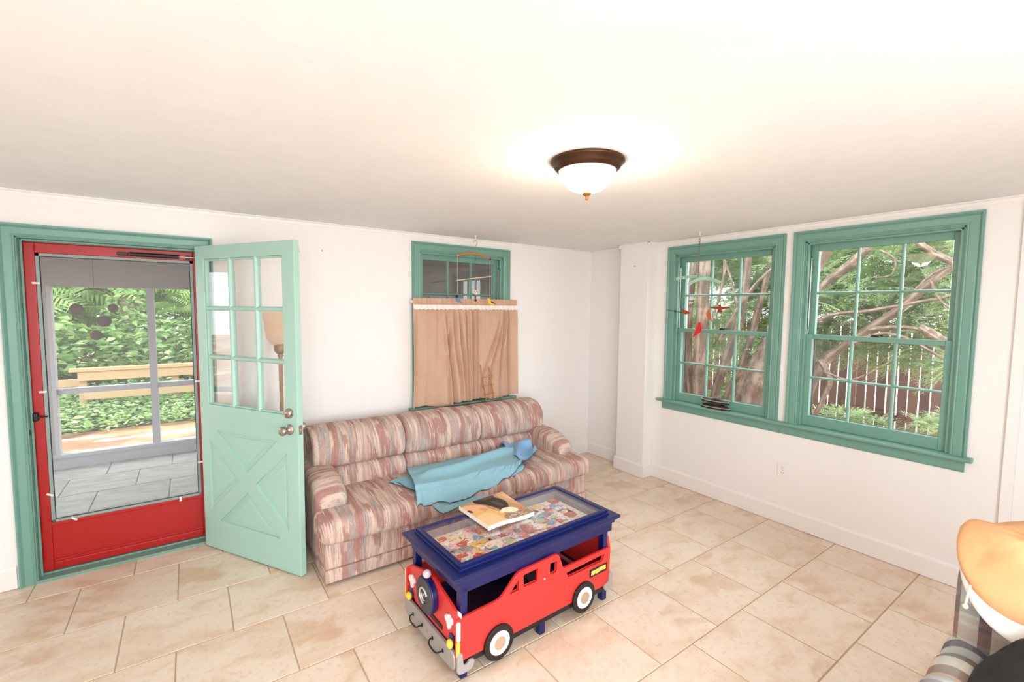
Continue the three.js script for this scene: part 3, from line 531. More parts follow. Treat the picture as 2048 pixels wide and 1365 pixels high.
    put('marker_light', extrude(roundShape([[-0.528, 0.2], [-0.51, 0.2], [-0.51, 0.288], [-0.53, 0.288]], 0.008), 0.006, 0.001).translate(0, 0, 0.016), M.white);
    put('turn_light', extrude(roundShape([[-0.53, 0.128], [-0.512, 0.128], [-0.512, 0.198], [-0.53, 0.198]], 0.008), 0.006, 0.001).translate(0, 0, 0.016), M.yellow);
    const J = roundShape([[-0.53, 0.05], [-0.45, 0.05], [-0.437, 0.092], [-0.467, 0.098], [-0.48, 0.082], [-0.497, 0.088], [-0.503, 0.147], [-0.528, 0.147]], [0.026, 0.02, 0.016, 0.014, 0.008, 0.008, 0.012, 0.012]);
    put('bumper_wrap', extrude(J, 0.012, 0.002).translate(0, 0, 0.016), M.silver);
    const J2 = roundShape([[0.482, 0.08], [0.425, 0.076], [0.412, 0.1], [0.435, 0.115], [0.455, 0.118], [0.458, 0.168], [0.482, 0.168]], [0.02, 0.014, 0.012, 0.008, 0.006, 0.011, 0.011]);
    put('bumper_wrap', extrude(J2, 0.012, 0.002).translate(0, 0, 0.016), M.silver);
    if (!flip) {
      const st = canvasTexture(512, 176, (c, w, h) => {
        c.fillStyle = '#17120c'; c.fillRect(0, 0, w, h); c.font = 'bold 92px sans-serif'; c.textBaseline = 'middle'; c.textAlign = 'center'; c.lineJoin = 'round';
        for (const [txt, x, y, sz] of [['SUPER', 150, 96, 92], ['DUPER', 366, 84, 92]]) { c.save(); c.translate(x, y); c.scale(0.72, 1.12); c.font = 'bold ' + sz + 'px sans-serif'; c.strokeStyle = '#f6ef7a'; c.lineWidth = 20; c.strokeText(txt, 0, 0); c.fillStyle = '#e9a93c'; c.fillText(txt, 0, 0); c.restore(); }
      });
      const p = add(g, 'name_sticker', box(0.14, 0.046, 0.0012, 0.375, 0.212, 0.0168), [0, 1, 2, 3, 4, 5].map((k) => (k === 4 ? mat(0xffffff, 0.4, { map: st }) : M.black))); p.rotation.z = 0; p.userData.label = 'black sticker with yellow lettering SUPER DUPER';
    }
    return g;
  };
  side(0.245, false); side(-0.245, true);
  // ends of the truck: local frame, x toward the sofa's left seen from outside
  const endPanel = (x, front) => {
    const g = new THREE.Group(); g.name = front ? 'truck_front' : 'truck_tailgate'; T.add(g); g.position.x = x; g.rotation.y = front ? -Math.PI / 2 : Math.PI / 2;      // local +x is the table's +z at the front
    if (front) {
      add(g, 'hood_panel', extrude(roundShape([[-0.17, 0.15], [-0.235, 0.215], [-0.252, 0.295], [-0.235, 0.318], [0, 0.385], [0.235, 0.318], [0.252, 0.295], [0.235, 0.215], [0.17, 0.15]], [0.02, 0.02, 0.02, 0.02, 0.06, 0.02, 0.02, 0.02, 0.02]), 0.016, 0.0025), M.toyRed);
      add(g, 'grille', extrude(roundShape([[-0.12, 0.17], [0.12, 0.17], [0.12, 0.192], [-0.12, 0.192]], 0.006), 0.004, 0.001).translate(0, 0, 0.0155), M.black);
      const spare = new THREE.Group(); spare.name = 'spare_wheel'; g.add(spare);
      add(spare, 'spare_rim', extrude(new THREE.Shape().absarc(-0.005, 0.283, 0.088, 0, Math.PI * 2), 0.03, 0.004, 30).translate(0, 0, 0.016), M.blue);
      add(spare, 'spare_face', extrude(new THREE.Shape().absarc(-0.005, 0.283, 0.082, 0, Math.PI * 2), 0.004, 0.001, 30).translate(0, 0, 0.0455), mat(0x4b494d, 0.6));
      const em = [new THREE.TorusGeometry(0.036, 0.005, 8, 28, 4.6).rotateZ(0.4), new THREE.TorusGeometry(0.018, 0.005, 8, 20, 3.6).rotateZ(2.2).translate(0.002, 0, 0), bar(V(-0.018, -0.02, 0), V(0.012, 0.018, 0), 0.004)];
      add(spare, 'emblem', join(em).translate(-0.005, 0.283, 0.052), mat(0xd9d5d2, 0.3, { metalness: 0.6 }));
      add(g, 'hood_ball', new THREE.SphereGeometry(0.02, 20, 14).translate(0.0, 0.388, 0.034), mat(0xd9c6cc, 0.35));
      const clover = (x) => { const s = new THREE.Shape(); s.moveTo(0, -0.034); s.bezierCurveTo(0.016, -0.03, 0.012, -0.01, 0.02, -0.006); s.bezierCurveTo(0.042, 0.004, 0.03, 0.034, 0.012, 0.026); s.bezierCurveTo(0.004, 0.036, -0.01, 0.036, -0.013, 0.024); s.bezierCurveTo(-0.036, 0.03, -0.038, 0, -0.016, -0.008); s.bezierCurveTo(-0.01, -0.014, -0.014, -0.032, 0, -0.034); return extrude(s, 0.012, 0.002).translate(x, 0.252, 0.016); };
      for (const x of [-0.19, 0.19]) add(g, 'headlight', clover(x), M.white);
      for (const x of [-0.212, 0.212]) { add(g, 'fog_light', [new THREE.SphereGeometry(0.019, 18, 12).scale(1, 1.1, 0.8).translate(x, 0.166, 0.03)], M.yellow); add(g, 'lamp_mount', new THREE.CylinderGeometry(0.024, 0.024, 0.016, 20).rotateX(Math.PI / 2).translate(x * 0.98, 0.182, 0.012), M.blue); }
      const drawer = new THREE.Group(); drawer.name = 'bumper_drawer'; drawer.userData.label = 'grey bumper shaped as a drawer front'; g.add(drawer);
      add(drawer, 'bumper', extrude(roundShape([[-0.255, 0.055], [0.255, 0.055], [0.255, 0.145], [-0.255, 0.145]], 0.042), 0.018, 0.004).translate(0, 0, 0.016), M.silver);
      for (const x of [-0.105, 0.105]) add(drawer, 'pull', [tube([V(x - 0.05, 0.1, 0.035), V(x - 0.048, 0.1, 0.052), V(x - 0.035, 0.092, 0.06), V(x, 0.088, 0.062), V(x + 0.035, 0.092, 0.06), V(x + 0.048, 0.1, 0.052), V(x + 0.05, 0.1, 0.035)], 0.0035, 30), new THREE.SphereGeometry(0.008, 10, 8).scale(1, 1.3, 0.5).translate(x - 0.05, 0.1, 0.035), new THREE.SphereGeometry(0.008, 10, 8).scale(1, 1.3, 0.5).translate(x + 0.05, 0.1, 0.035)], M.iron);
      add(drawer, 'badge', box(0.018, 0.018, 0.001, 0, 0.103, 0.0345), mat(0xb5896a, 0.5));
      add(g, 'side_mirror', rbox(0.03, 0.022, 0.006, 0.003, 0.255, 0.315, 0.006), M.white);
    } else {
      add(g, 'tail_panel', extrude(roundShape([[-0.245, 0.11], [0.245, 0.11], [0.25, 0.3], [0.235, 0.37], [-0.235, 0.37], [-0.25, 0.3]], 0.015), 0.016, 0.0025), M.toyRed);
      for (const x of [-0.225, 0.225]) { add(g, 'tail_light', extrude(roundShape([[x - 0.018, 0.24], [x + 0.018, 0.24], [x + 0.018, 0.3], [x - 0.018, 0.3]], 0.008), 0.008, 0.001).translate(0, 0, 0.016), M.orange); add(g, 'turn_light', extrude(roundShape([[x - 0.018, 0.168], [x + 0.018, 0.168], [x + 0.018, 0.238], [x - 0.018, 0.238]], 0.008), 0.008, 0.001).translate(0, 0, 0.016), M.yellow); }
      add(g, 'rear_bumper', extrude(roundShape([[-0.25, 0.09], [0.25, 0.09], [0.25, 0.16], [-0.25, 0.16]], 0.03), 0.018, 0.004).translate(0, 0, 0.016), M.silver);
    }
  };
  endPanel(-0.502, true); endPanel(0.47, false);
}
const onTable = (x, y, z) => { const c = Math.cos(TAB.a), s = Math.sin(TAB.a); return [TAB.x + x * c + z * s, y, TAB.z - x * s + z * c]; };

// souvenir magnets laid out under the glass
{
  const kinds = {
    rectangular: (w) => rbox(w, 0.005, w * 0.68, 0.0015), square: (w) => rbox(w * 0.85, 0.005, w * 0.85, 0.0015),
    round: (w) => lathe([[0, 0.003], [w * 0.42, 0.003], [w * 0.45, 0.001], [w * 0.45, -0.0025], [0, -0.0025]], 18), oval: (w) => lathe([[0, 0.004], [w * 0.45, 0.002], [w * 0.48, 0], [w * 0.48, -0.0025], [0, -0.0025]], 18).scale(1.1, 1, 0.7),
    triangular: (w) => extrude(roundShape([[-w * 0.5, -w * 0.4], [w * 0.5, -w * 0.4], [0, w * 0.45]], 0.003), 0.005, 0.001).rotateX(-Math.PI / 2).translate(0, -0.0025, 0),
    'heart-shaped': (w) => { const s = new THREE.Shape(), k = w * 0.5; s.moveTo(0, -k * 0.9); s.bezierCurveTo(k * 1.2, -k * 0.1, k * 0.9, k * 0.9, 0, k * 0.35); s.bezierCurveTo(-k * 0.9, k * 0.9, -k * 1.2, -k * 0.1, 0, -k * 0.9); return extrude(s, 0.006, 0.001, 8).rotateX(-Math.PI / 2).translate(0, -0.0025, 0); },
    'star-shaped': (w) => { const p = []; for (let i = 0; i < 10; i++) { const r = i % 2 ? w * 0.24 : w * 0.52; p.push([r * Math.sin(i * 0.628), r * Math.cos(i * 0.628)]); } return extrude(roundShape(p, 0.002), 0.005, 0.001).rotateX(-Math.PI / 2).translate(0, -0.0025, 0); },
  };
  const colors = { white: ['#f4efe9', '#d9697a', '#8ca6c2'], cream: ['#f3e4c4', '#c98d55', '#7d9a6d'], pink: ['#eeb9bd', '#ffffff', '#c2475b'], red: ['#cf3a3c', '#f2d7c8', '#5d8f52'], blue: ['#6ba3d6', '#dfeaf3', '#3c62a0'], grey: ['#8f8a86', '#e8e3da', '#5b5552'], yellow: ['#e6bd5c', '#fff3cf', '#a8742f'], green: ['#a7c3a4', '#f2f0df', '#d2707a'], orange: ['#de6f3f', '#f7dcc0', '#86402a'] };
  const weights = ['white', 'white', 'white', 'white', 'cream', 'cream', 'pink', 'pink', 'red', 'red', 'blue', 'grey', 'yellow', 'green', 'orange'];
  const mats = {};
  for (const c of Object.keys(colors)) mats[c] = [0, 1].map((k) => mat(0xffffff, 0.5, { map: canvasTexture(96, 96, (g, w, h) => {
    const [a, b, d] = colors[c]; g.fillStyle = a; g.fillRect(0, 0, w, h); seed = 777 + k * 31 + c.length * 7;
    for (let i = 0; i < 7; i++) { g.fillStyle = pick([b, d, b]); g.globalAlpha = 0.75; g.beginPath(); if (rnd() < 0.5) g.ellipse(rr(16, 80), rr(16, 80), rr(4, 15), rr(3, 9), rr(0, 3), 0, 7); else g.rect(rr(10, 70), rr(10, 80), rr(8, 34), rr(3, 9)); g.fill(); }
    g.globalAlpha = 1;
  }) }));
  const geos = {}; seed = 4242;
  const NX = 17, NZ = 7, names = Object.keys(kinds);
  for (let layer = 0; layer < 2; layer++) for (let i = 0; i < NX; i++) for (let j = 0; j < NZ; j++) {
    if (layer && rnd() < 0.55) continue;
    const kind = pick(['rectangular', 'rectangular', 'rectangular', 'square', 'round', 'oval', 'oval', 'triangular', 'heart-shaped', 'star-shaped']), color = pick(weights), size = pick([0.044, 0.056, 0.068]) * (layer ? 0.95 : 1.1);
    const key = kind + size.toFixed(3); if (!geos[key]) { geos[key] = kinds[kind](size); const p = geos[key].attributes.position, uv = geos[key].attributes.uv; for (let q = 0; q < p.count; q++) uv.setXY(q, p.getX(q) / size + 0.5, p.getZ(q) / size + 0.5); }
    const m = new THREE.Mesh(geos[key], mats[color][rnd() < 0.5 ? 0 : 1]); m.name = numbered('souvenir_magnet');
    const x = -0.448 + 0.896 * (i + 0.5) / NX + rr(-0.012, 0.012), z = -0.185 + 0.37 * (j + 0.5) / NZ + rr(-0.01, 0.01);
    m.position.set(...onTable(Math.max(-0.42, Math.min(0.42, x)), 0.4435 + layer * 0.0056, Math.max(-0.155, Math.min(0.155, z)))); m.rotation.y = rr(-0.5, 0.5) + TAB.a; if (layer) { m.rotation.x = rr(-0.05, 0.05); }
    m.userData = { label: `${size > 0.063 ? 'larger' : size > 0.05 ? 'medium' : 'small'} ${color} ${kind} magnet under glass, ${x < -0.2 ? 'hood end' : x < 0.12 ? 'by the book' : 'tailgate end'}, ${z < -0.06 ? 'sofa side' : z < 0.06 ? 'middle row' : 'sticker side'}`, category: 'magnet', group: 'souvenir magnets under the table glass' };
    scene.add(m);
  }
}
// book on the glass
{
  const B = thing('book', 'softcover book with a painted portrait cover lying on the glass', 'book', onTable(-0.052, 0.5145, -0.118), 0.03);
  const w = 0.3, d = 0.3, cover = canvasTexture(512, 512, (g, W, H) => {
    const blob = (c, pts) => { g.fillStyle = c; g.beginPath(); pts.forEach(([x, y], i) => { const n = pts[(i + 1) % pts.length], mx = (x + n[0]) / 2, my = (y + n[1]) / 2; if (!i) { const p = pts[pts.length - 1]; g.moveTo((x + p[0]) / 2, (y + p[1]) / 2); } g.quadraticCurveTo(x, y, mx, my); }); g.fill(); };
    g.fillStyle = '#b98f68'; g.fillRect(0, 0, W, H);
    blob('#e2b878', [[-40, 90], [120, 120], [250, 300], [270, 430], [230, 560], [-40, 560]]); blob('#ecc995', [[-20, 300], [120, 260], [200, 380], [180, 540], [-30, 540]]);
    blob('#e8b48c', [[-30, 40], [70, 40], [170, 110], [205, 190], [180, 250], [120, 240], [40, 180], [-30, 170]]); blob('#d99a74', [[110, 150], [170, 170], [190, 230], [150, 260], [112, 220]]); blob('#3a2820', [[8, 130], [34, 150], [40, 200], [16, 210], [0, 170]]);
    blob('#2a211e', [[150, -20], [320, -10], [410, 90], [430, 220], [350, 330], [280, 340], [262, 230], [210, 130], [140, 60]]); blob('#5b3d2f', [[190, -20], [360, -20], [400, 40], [320, 60], [230, 40]]); blob('#4c4140', [[290, 80], [360, 150], [370, 250], [320, 250], [300, 170]]);
    blob('#cfa27a', [[410, -20], [530, -20], [530, 330], [460, 260], [430, 130]]); blob('#dcb793', [[450, 20], [520, 80], [530, 240], [480, 170]]);
    blob('#f1e9cb', [[270, 300], [330, 280], [400, 300], [440, 360], [410, 410], [330, 400], [280, 360]]); blob('#f6f0da', [[240, 330], [290, 310], [300, 360], [255, 370]]);
    blob('#9b8468', [[215, 410], [360, 400], [530, 420], [530, 530], [210, 530]]); blob('#cf6a4c', [[430, 370], [480, 360], [490, 392], [440, 400]]);
    seed = 99; g.lineWidth = 6; for (let k = 0; k < 46; k++) { g.strokeStyle = pick(['#3a2c26', '#f2dfc8', '#7a4c3c', '#f7ece0']); const x = rr(240, 470), y = rr(412, 495); g.beginPath(); g.moveTo(x, y); g.bezierCurveTo(x + 8, y - 12, x + 14, y + 12, x + 22, y); g.stroke(); }
  });
  const bend = (g, s = 1) => { const p = g.attributes.position; for (let i = 0; i < p.count; i++) { const x = p.getX(i) / w + 0.5, z = p.getZ(i) / d + 0.5; p.setY(i, p.getY(i) + 0.014 * Math.pow(Math.max(0, 1 - z), 2) * x + 0.004 * Math.sin(x * 6) * z); } g.computeVertexNormals(); return g; };
  add(B, 'pages', bend(new THREE.BoxGeometry(w, 0.019, d, 12, 1, 12).translate(0, 0.0105, 0)), mat(0xf1ebe0, 0.8));
  const cg = bend(new THREE.BoxGeometry(w - 0.002, 0.0012, d - 0.002, 12, 1, 12).translate(0, 0.0208, 0)), cm = mat(0xffffff, 0.35, { map: cover }), pm = mat(0xf1ebe0, 0.8);
  add(B, 'front_cover', cg, [pm, pm, cm, pm, pm, pm]);
  add(B, 'back_cover', bend(new THREE.BoxGeometry(w, 0.001, d, 12, 1, 12).translate(0, 0.0005, 0)), pm);
}

// ------------------------------------------------------------------ plaid armchair
const plaid = canvasTexture(512, 512, (g, W, H) => {
  g.fillStyle = '#cfc9bd'; g.fillRect(0, 0, W, H);
  const bands = [[0, 73, '#7b6a68'], [73, 66, '#c3cdcc'], [139, 40, '#5f5561'], [179, 80, '#cfd2cd'], [259, 40, '#8a7f86'], [299, 70, '#c6ccc9'], [369, 40, '#d7b29a'], [409, 50, '#8a7468'], [459, 53, '#d9d4c8']];
  for (const [x, w, c] of bands) { g.globalAlpha = 0.85; g.fillStyle = c; g.fillRect(x, 0, w, H); }
  const rows = [[0, 60, '#c98f78'], [60, 40, '#e0d9cb'], [130, 70, '#8e8079'], [230, 30, '#d9a48b'], [300, 80, '#a9b4b6'], [410, 46, '#75686a'], [470, 24, '#c98f78']];
  for (const [y, h, c] of rows) { g.globalAlpha = 0.3; g.fillStyle = c; g.fillRect(0, y, W, h); }
  g.globalAlpha = 0.16; g.fillStyle = '#4a4240'; for (let x = 0; x < W; x += 5) g.fillRect(x, 0, 2, H); g.globalAlpha = 1;
});
plaid.wrapS = plaid.wrapT = THREE.RepeatWrapping;
const plaidM = mat(0xffffff, 0.9, { map: plaid });
const uvScale = (g, k) => { const u = g.attributes.uv; for (let i = 0; i < u.count; i++) u.setXY(i, u.getX(i) * k, u.getY(i) * k); return g; };
{
  // faces -x; origin under the seat
  const C = thing('armchair', 'plaid upholstered armchair with rolled arms facing the coffee table', 'armchair', [0, 0, 0]);
  const zA = -0.36, zB = 0.36, P = (u, a, b) => V(a, b, u), lp = (p, r) => smoothLoop(p, r, 6);
  add(C, 'base', uvScale(cushion(lp([[1.5, 0.05], [2.42, 0.05], [2.42, 0.3], [1.5, 0.3]], 0.02), zA + 0.02, zB - 0.02, P, { end: 0.02 }), 2.6), plaidM);
  add(C, 'seat_cushion', uvScale(cushion(lp([[1.46, 0.3], [2.08, 0.3], [2.08, 0.44], [1.46, 0.45]], 0.06), zA + 0.12, zB - 0.12, P, { end: 0.05, puff: 0.01 }), 2.6), plaidM);
  add(C, 'backrest', uvScale(cushion(lp([[2.04, 0.3], [2.06, 0.8], [2.12, 0.86], [2.26, 0.86], [2.36, 0.78], [2.4, 0.1], [2.1, 0.1]], 0.06), zA + 0.015, zB - 0.015, P, { end: 0.06, puff: 0.008 }), 2.6), plaidM);
  for (const [a, b] of [[zA, zA + 0.13], [zB - 0.13, zB]]) {
    const c = (a + b) / 2, loop = []; for (let i = 0; i <= 32; i++) { const t = i / 32 * Math.PI * 2; loop.push({ x: c + 0.068 * Math.cos(t), y: 0.5 + 0.068 * Math.sin(t) }); }
    add(C, 'arm_roll', uvScale(cushion(loop, 1.52, 2.12, (u, z, y) => V(u, y + 0.01 * Math.sin(u * 40), z), { end: 0.035, n: 40 }), 2.6), plaidM);
    add(C, 'arm_panel', uvScale(cushion(lp([[a + 0.015, 0.05], [b - 0.015, 0.05], [b - 0.015, 0.5], [a + 0.015, 0.5]], 0.02), 1.54, 2.2, (u, z, y) => V(u, y, z), { end: 0.02 }), 2.6), plaidM);
  }
  for (const [x, z] of [[1.56, zA + 0.08], [1.56, zB - 0.08], [2.34, zA + 0.08], [2.34, zB - 0.08]]) add(C, 'foot', new THREE.CylinderGeometry(0.025, 0.02, 0.055, 12).translate(x, 0.0275, z), M.black);
}
{
  const C = thing('seat_pad', 'orange tie-on chair cushion with white underside on the plaid chair', 'cushion', [2.13, 0.862, -0.105]);
  const tex = texture(256, 256, (u, v) => mix3([226, 174, 124], [220, 162, 110], fbm(u * 9, v * 9, 15, 4, 9, 9)));
  const top = mat(0xffffff, 0.85, { map: tex }), under = mat(0xefeae6, 0.85);
  function pad(sx, sz, h, yo, wob) {                        // plump pad slung over the top of the backrest
    const g = new THREE.SphereGeometry(1, 64, 40), p = g.attributes.position, se = (v, e) => Math.sign(v) * Math.pow(Math.abs(v), e);
    for (let i = 0; i < p.count; i++) {
      const x = se(p.getX(i), 0.75), y = se(p.getY(i), 0.8), z = se(p.getZ(i), 0.7), X = x * sx, Z = z * sz;
      const w = (fbm(x * 2.5 + 5, z * 2.5 + 5, wob, 3) - 0.5) * 0.05 + 0.012 * Math.sin(z * 7 + x * 5 + 2 * vn(x * 2 + 3, z * 2 + 3, wob));
      p.setXYZ(i, X - 0.03 * Math.max(0, -X) , y * h + yo + w * Math.max(0, y) - Math.pow(Math.max(0, -X + 0.01) / 0.18, 1.6) * 0.17 - Math.pow(Math.max(0, X - 0.08) / 0.12, 2) * 0.06, Z);
    }
    g.computeVertexNormals(); return g;
  }
  add(C, 'top_cover', pad(0.17, 0.25, 0.055, 0.052, 7), top);
  add(C, 'underside', pad(0.188, 0.24, 0.045, 0.022, 8), under);
  const tie = add(C, 'tie_cord', [tube([V(-0.16, -0.06, -0.19), V(-0.172, -0.09, -0.192), V(-0.168, -0.125, -0.196)], 0.0035, 12), new THREE.SphereGeometry(0.008, 10, 8).translate(-0.168, -0.13, -0.196)], mat(0xf0dcc0, 0.9)); tie.userData.label = 'knotted cream tie cord';
}
{
  const C = thing('black_cloth', 'rumpled black cloth heaped on the plaid armchair seat', 'cloth', [1.88, 0.45, 0.0]);
  const g = new THREE.SphereGeometry(1, 56, 28, 0, Math.PI * 2, 0, Math.PI / 2), p = g.attributes.position;
  for (let i = 0; i < p.count; i++) { const x = p.getX(i), y = p.getY(i), z = p.getZ(i), n = fbm(x * 3 + 4, z * 3 + 9, 23, 4) - 0.5, f = Math.abs(Math.sin(x * 6 + z * 9 + n * 6)) * 0.03; p.setXYZ(i, x * 0.23, y * (0.31 + 0.06 * x + n * 0.12) + f * y + 0.005, z * 0.285); }
  g.computeVertexNormals(); add(C, 'cloth', g, mat(0x2b2a2c, 0.85, { side: THREE.DoubleSide }));
}

// ------------------------------------------------------------------ cafe curtains over the sofa window
{
  const clothT = texture(512, 512, (u, v) => { const n = fbm(u * 5, v * 5, 41, 4, 5, 5), w = vn(u * 256, v * 256, 43, 256, 256); const c = mix3([222, 184, 158], [217, 177, 150], sm(0.3, 0.7, n)); return c.map((q) => q * (0.95 + 0.08 * w)); });
  const cm = phys(0xffffff, 0.95, { map: clothT, transmission: 0.18, thickness: 0, side: THREE.DoubleSide }), lace = mat(0xf4ece2, 0.9, { side: THREE.DoubleSide });
  const rod = thing('curtain_rod', 'thin white rod carrying the tan cafe curtains', 'curtain rod', [0, 0, 0]);
  add(rod, 'rod', bar(V(1.56, 1.7, BACK + 0.05), V(2.65, 1.7, BACK + 0.05), 0.006, 10), M.white);
  add(rod, 'bracket', [span(1.556, 1.566, 1.69, 1.712, BACK + 0.02, BACK + 0.056), span(2.644, 2.654, 1.69, 1.712, BACK + 0.02, BACK + 0.056)], M.white);
  const folds = [];
  function panel(name, label, x0, x1, b0, b1, ytop, ybot, deep, hole) {
    const T = thing(name, label, 'curtain', [0, 0, 0], 0, 'tan cafe curtain pair');
    const nx = 220, ny = 60, surf = (ya, yb, mk) => {
      const P = [], U = [], I = []; for (let i = 0; i <= nx; i++) for (let j = 0; j <= ny; j++) { const q = mk(i / nx, ya + (yb - ya) * j / ny); P.push(...q); U.push(i / nx * 1.4, q[1] * 1.6); }
      for (let i = 0; i < nx; i++) for (let j = 0; j < ny; j++) { const a = i * (ny + 1) + j, b = a + ny + 1; I.push(a, b, a + 1, a + 1, b, b + 1); }
      const g = new THREE.BufferGeometry(); g.setAttribute('position', new THREE.Float32BufferAttribute(P, 3)); g.setAttribute('uv', new THREE.Float32BufferAttribute(U, 2)); g.setIndex(I); g.computeVertexNormals(); return g;
    };
    const shape = (s, y) => {
      const t = (ytop - y) / (ytop - ybot), xt = x0 + (x1 - x0) * s, xb = b0 + (b1 - b0) * s; let x = xt + (xb - xt) * t + 0.012 * Math.sin(t * 3 + s * 5) * t;
      const fine = 0.006 * Math.sin(s * 70 + Math.sin(s * 23)) * (1 - 0.75 * sm(0.02, 0.3, t)), big = deep(s, t), head = t < 0.08 ? 0.0 : 1;
      if (hole) x += hole(s, t);
      return [x, y + (t > 0.9 ? 0.012 * Math.sin(s * 9) * (t - 0.9) * 10 : 0), BACK + 0.066 + fine + big * sm(0.0, 0.25, t)];
    };
    const yb = (s) => 0; 
    add(T, 'cloth', surf(ytop, ybot, shape), cm);
    const L = add(T, 'lace_trim', surf(ytop - 0.058, ytop - 0.098, (s, y) => { const q = shape(s, y), k = (ytop - 0.058 - y) / 0.04; q[2] += 0.006 + 0.01 * k + 0.004 * Math.sin(s * 120) * k; q[1] += 0.004 * Math.sin(s * 84) * k; return q; }), lace); L.userData.label = 'ruffled white lace edging';
    return T;
  }
  // valleys pinched between the folds: [place along the panel at the top, at the hem, depth, width]
  const drape = (list, k) => (s, t) => {
    let z = 0.022 * (fbm(s * 5 + k, t * 1.3 + k, 60 + k, 3) - 0.5) * (0.3 + t) + 0.005 * Math.sin(s * 64 + 2 * Math.sin(s * 17 + k)) * (1 - sm(0, 0.35, t));
    for (const [c0, c1, d, w] of list) { const c = c0 + (c1 - c0) * sm(0.1, 1, t) + 0.006 * Math.sin(t * 6 + c0 * 20), q = Math.abs(s - c) / w; z -= d * Math.exp(-q) * (0.7 + 0.3 * Math.sin(t * 4 + c0 * 9)); z += d * 0.5 * Math.exp(-Math.pow(q - 2.6, 2) * 0.5); }
    return z + 0.012;
  };
  panel('cafe_curtain', 'tan cafe curtain with lace edging, half nearer the open door', 1.562, 2.112, 1.55, 2.115, 1.735, 0.785, drape([[0.03, 0.05, 0.022, 0.016], [0.3, 0.24, 0.012, 0.03], [0.57, 0.72, 0.05, 0.02], [0.62, 0.63, 0.022, 0.012], [0.72, 0.84, 0.032, 0.016], [0.83, 0.9, 0.036, 0.014], [0.93, 0.955, 0.04, 0.012]], 1));
  panel('cafe_curtain', 'tan cafe curtain pulled aside at the hem by a toy ladder', 2.11, 2.655, 2.112, 2.655, 1.735, 0.795, drape([[0.06, 0.06, 0.036, 0.013], [0.15, 0.13, 0.03, 0.014], [0.62, 0.22, 0.028, 0.02], [0.68, 0.4, 0.03, 0.018], [0.71, 0.62, 0.036, 0.014], [0.78, 0.78, 0.046, 0.014], [0.9, 0.92, 0.01, 0.03]], 4));
}
// toy ladder at the curtain hem
{
  const z = BACK + 0.135, a = onZ(962, 731, z), b = onZ(974, 799, z);
  const T = thing('toy_ladder', 'small wooden toy ladder leaning on the tan curtain', 'toy ladder', [a.x, 0.779, z]);
  const m = mat(0xc07a48, 0.6), w = 0.075, y0 = 0.002, y1 = a.y - 0.779;
  add(T, 'rail', bar(V(0.06, y0, 0.0), V(0.0, y1, -0.012), 0.0055, 8), m);
  add(T, 'rail', bar(V(0.15, y0, -0.004), V(0.095, y1 * 0.93, -0.012), 0.005, 8), m);
  for (const k of [0.16, 0.4, 0.64]) add(T, 'rung', bar(V(0.06 - 0.06 * k - 0.02, y0 + y1 * k, -0.003), V(0.16 - 0.06 * k + 0.012, y0 + y1 * k + 0.012, -0.01), 0.0035, 8), m);
}

// ------------------------------------------------------------------ hanging mobiles
const birdShape = (len) => { const s = new THREE.Shape(), k = len; s.moveTo(-0.5 * k, 0.3 * k); s.bezierCurveTo(-0.42 * k, 0.42 * k, -0.26 * k, 0.4 * k, -0.2 * k, 0.24 * k); s.bezierCurveTo(0.05 * k, 0.2 * k, 0.2 * k, 0, 0.62 * k, -0.22 * k); s.lineTo(0.56 * k, -0.3 * k); s.bezierCurveTo(0.25 * k, -0.2 * k, 0.05 * k, -0.34 * k, -0.16 * k, -0.26 * k); s.bezierCurveTo(-0.36 * k, -0.16 * k, -0.42 * k, 0.0, -0.42 * k, 0.18 * k); s.lineTo(-0.5 * k, 0.2 * k); s.closePath(); return s; };
const hookGeo = (p) => [new THREE.CylinderGeometry(0.011, 0.013, 0.006, 14).translate(p.x, CEIL - 0.003, p.z), bar(V(p.x, CEIL - 0.006, p.z), V(p.x, CEIL - 0.035, p.z), 0.004, 8), tube([V(p.x, CEIL - 0.035, p.z), V(p.x + 0.01, CEIL - 0.045, p.z), V(p.x, CEIL - 0.055, p.z), V(p.x - 0.01, CEIL - 0.047, p.z)], 0.0025, 14, 6)];
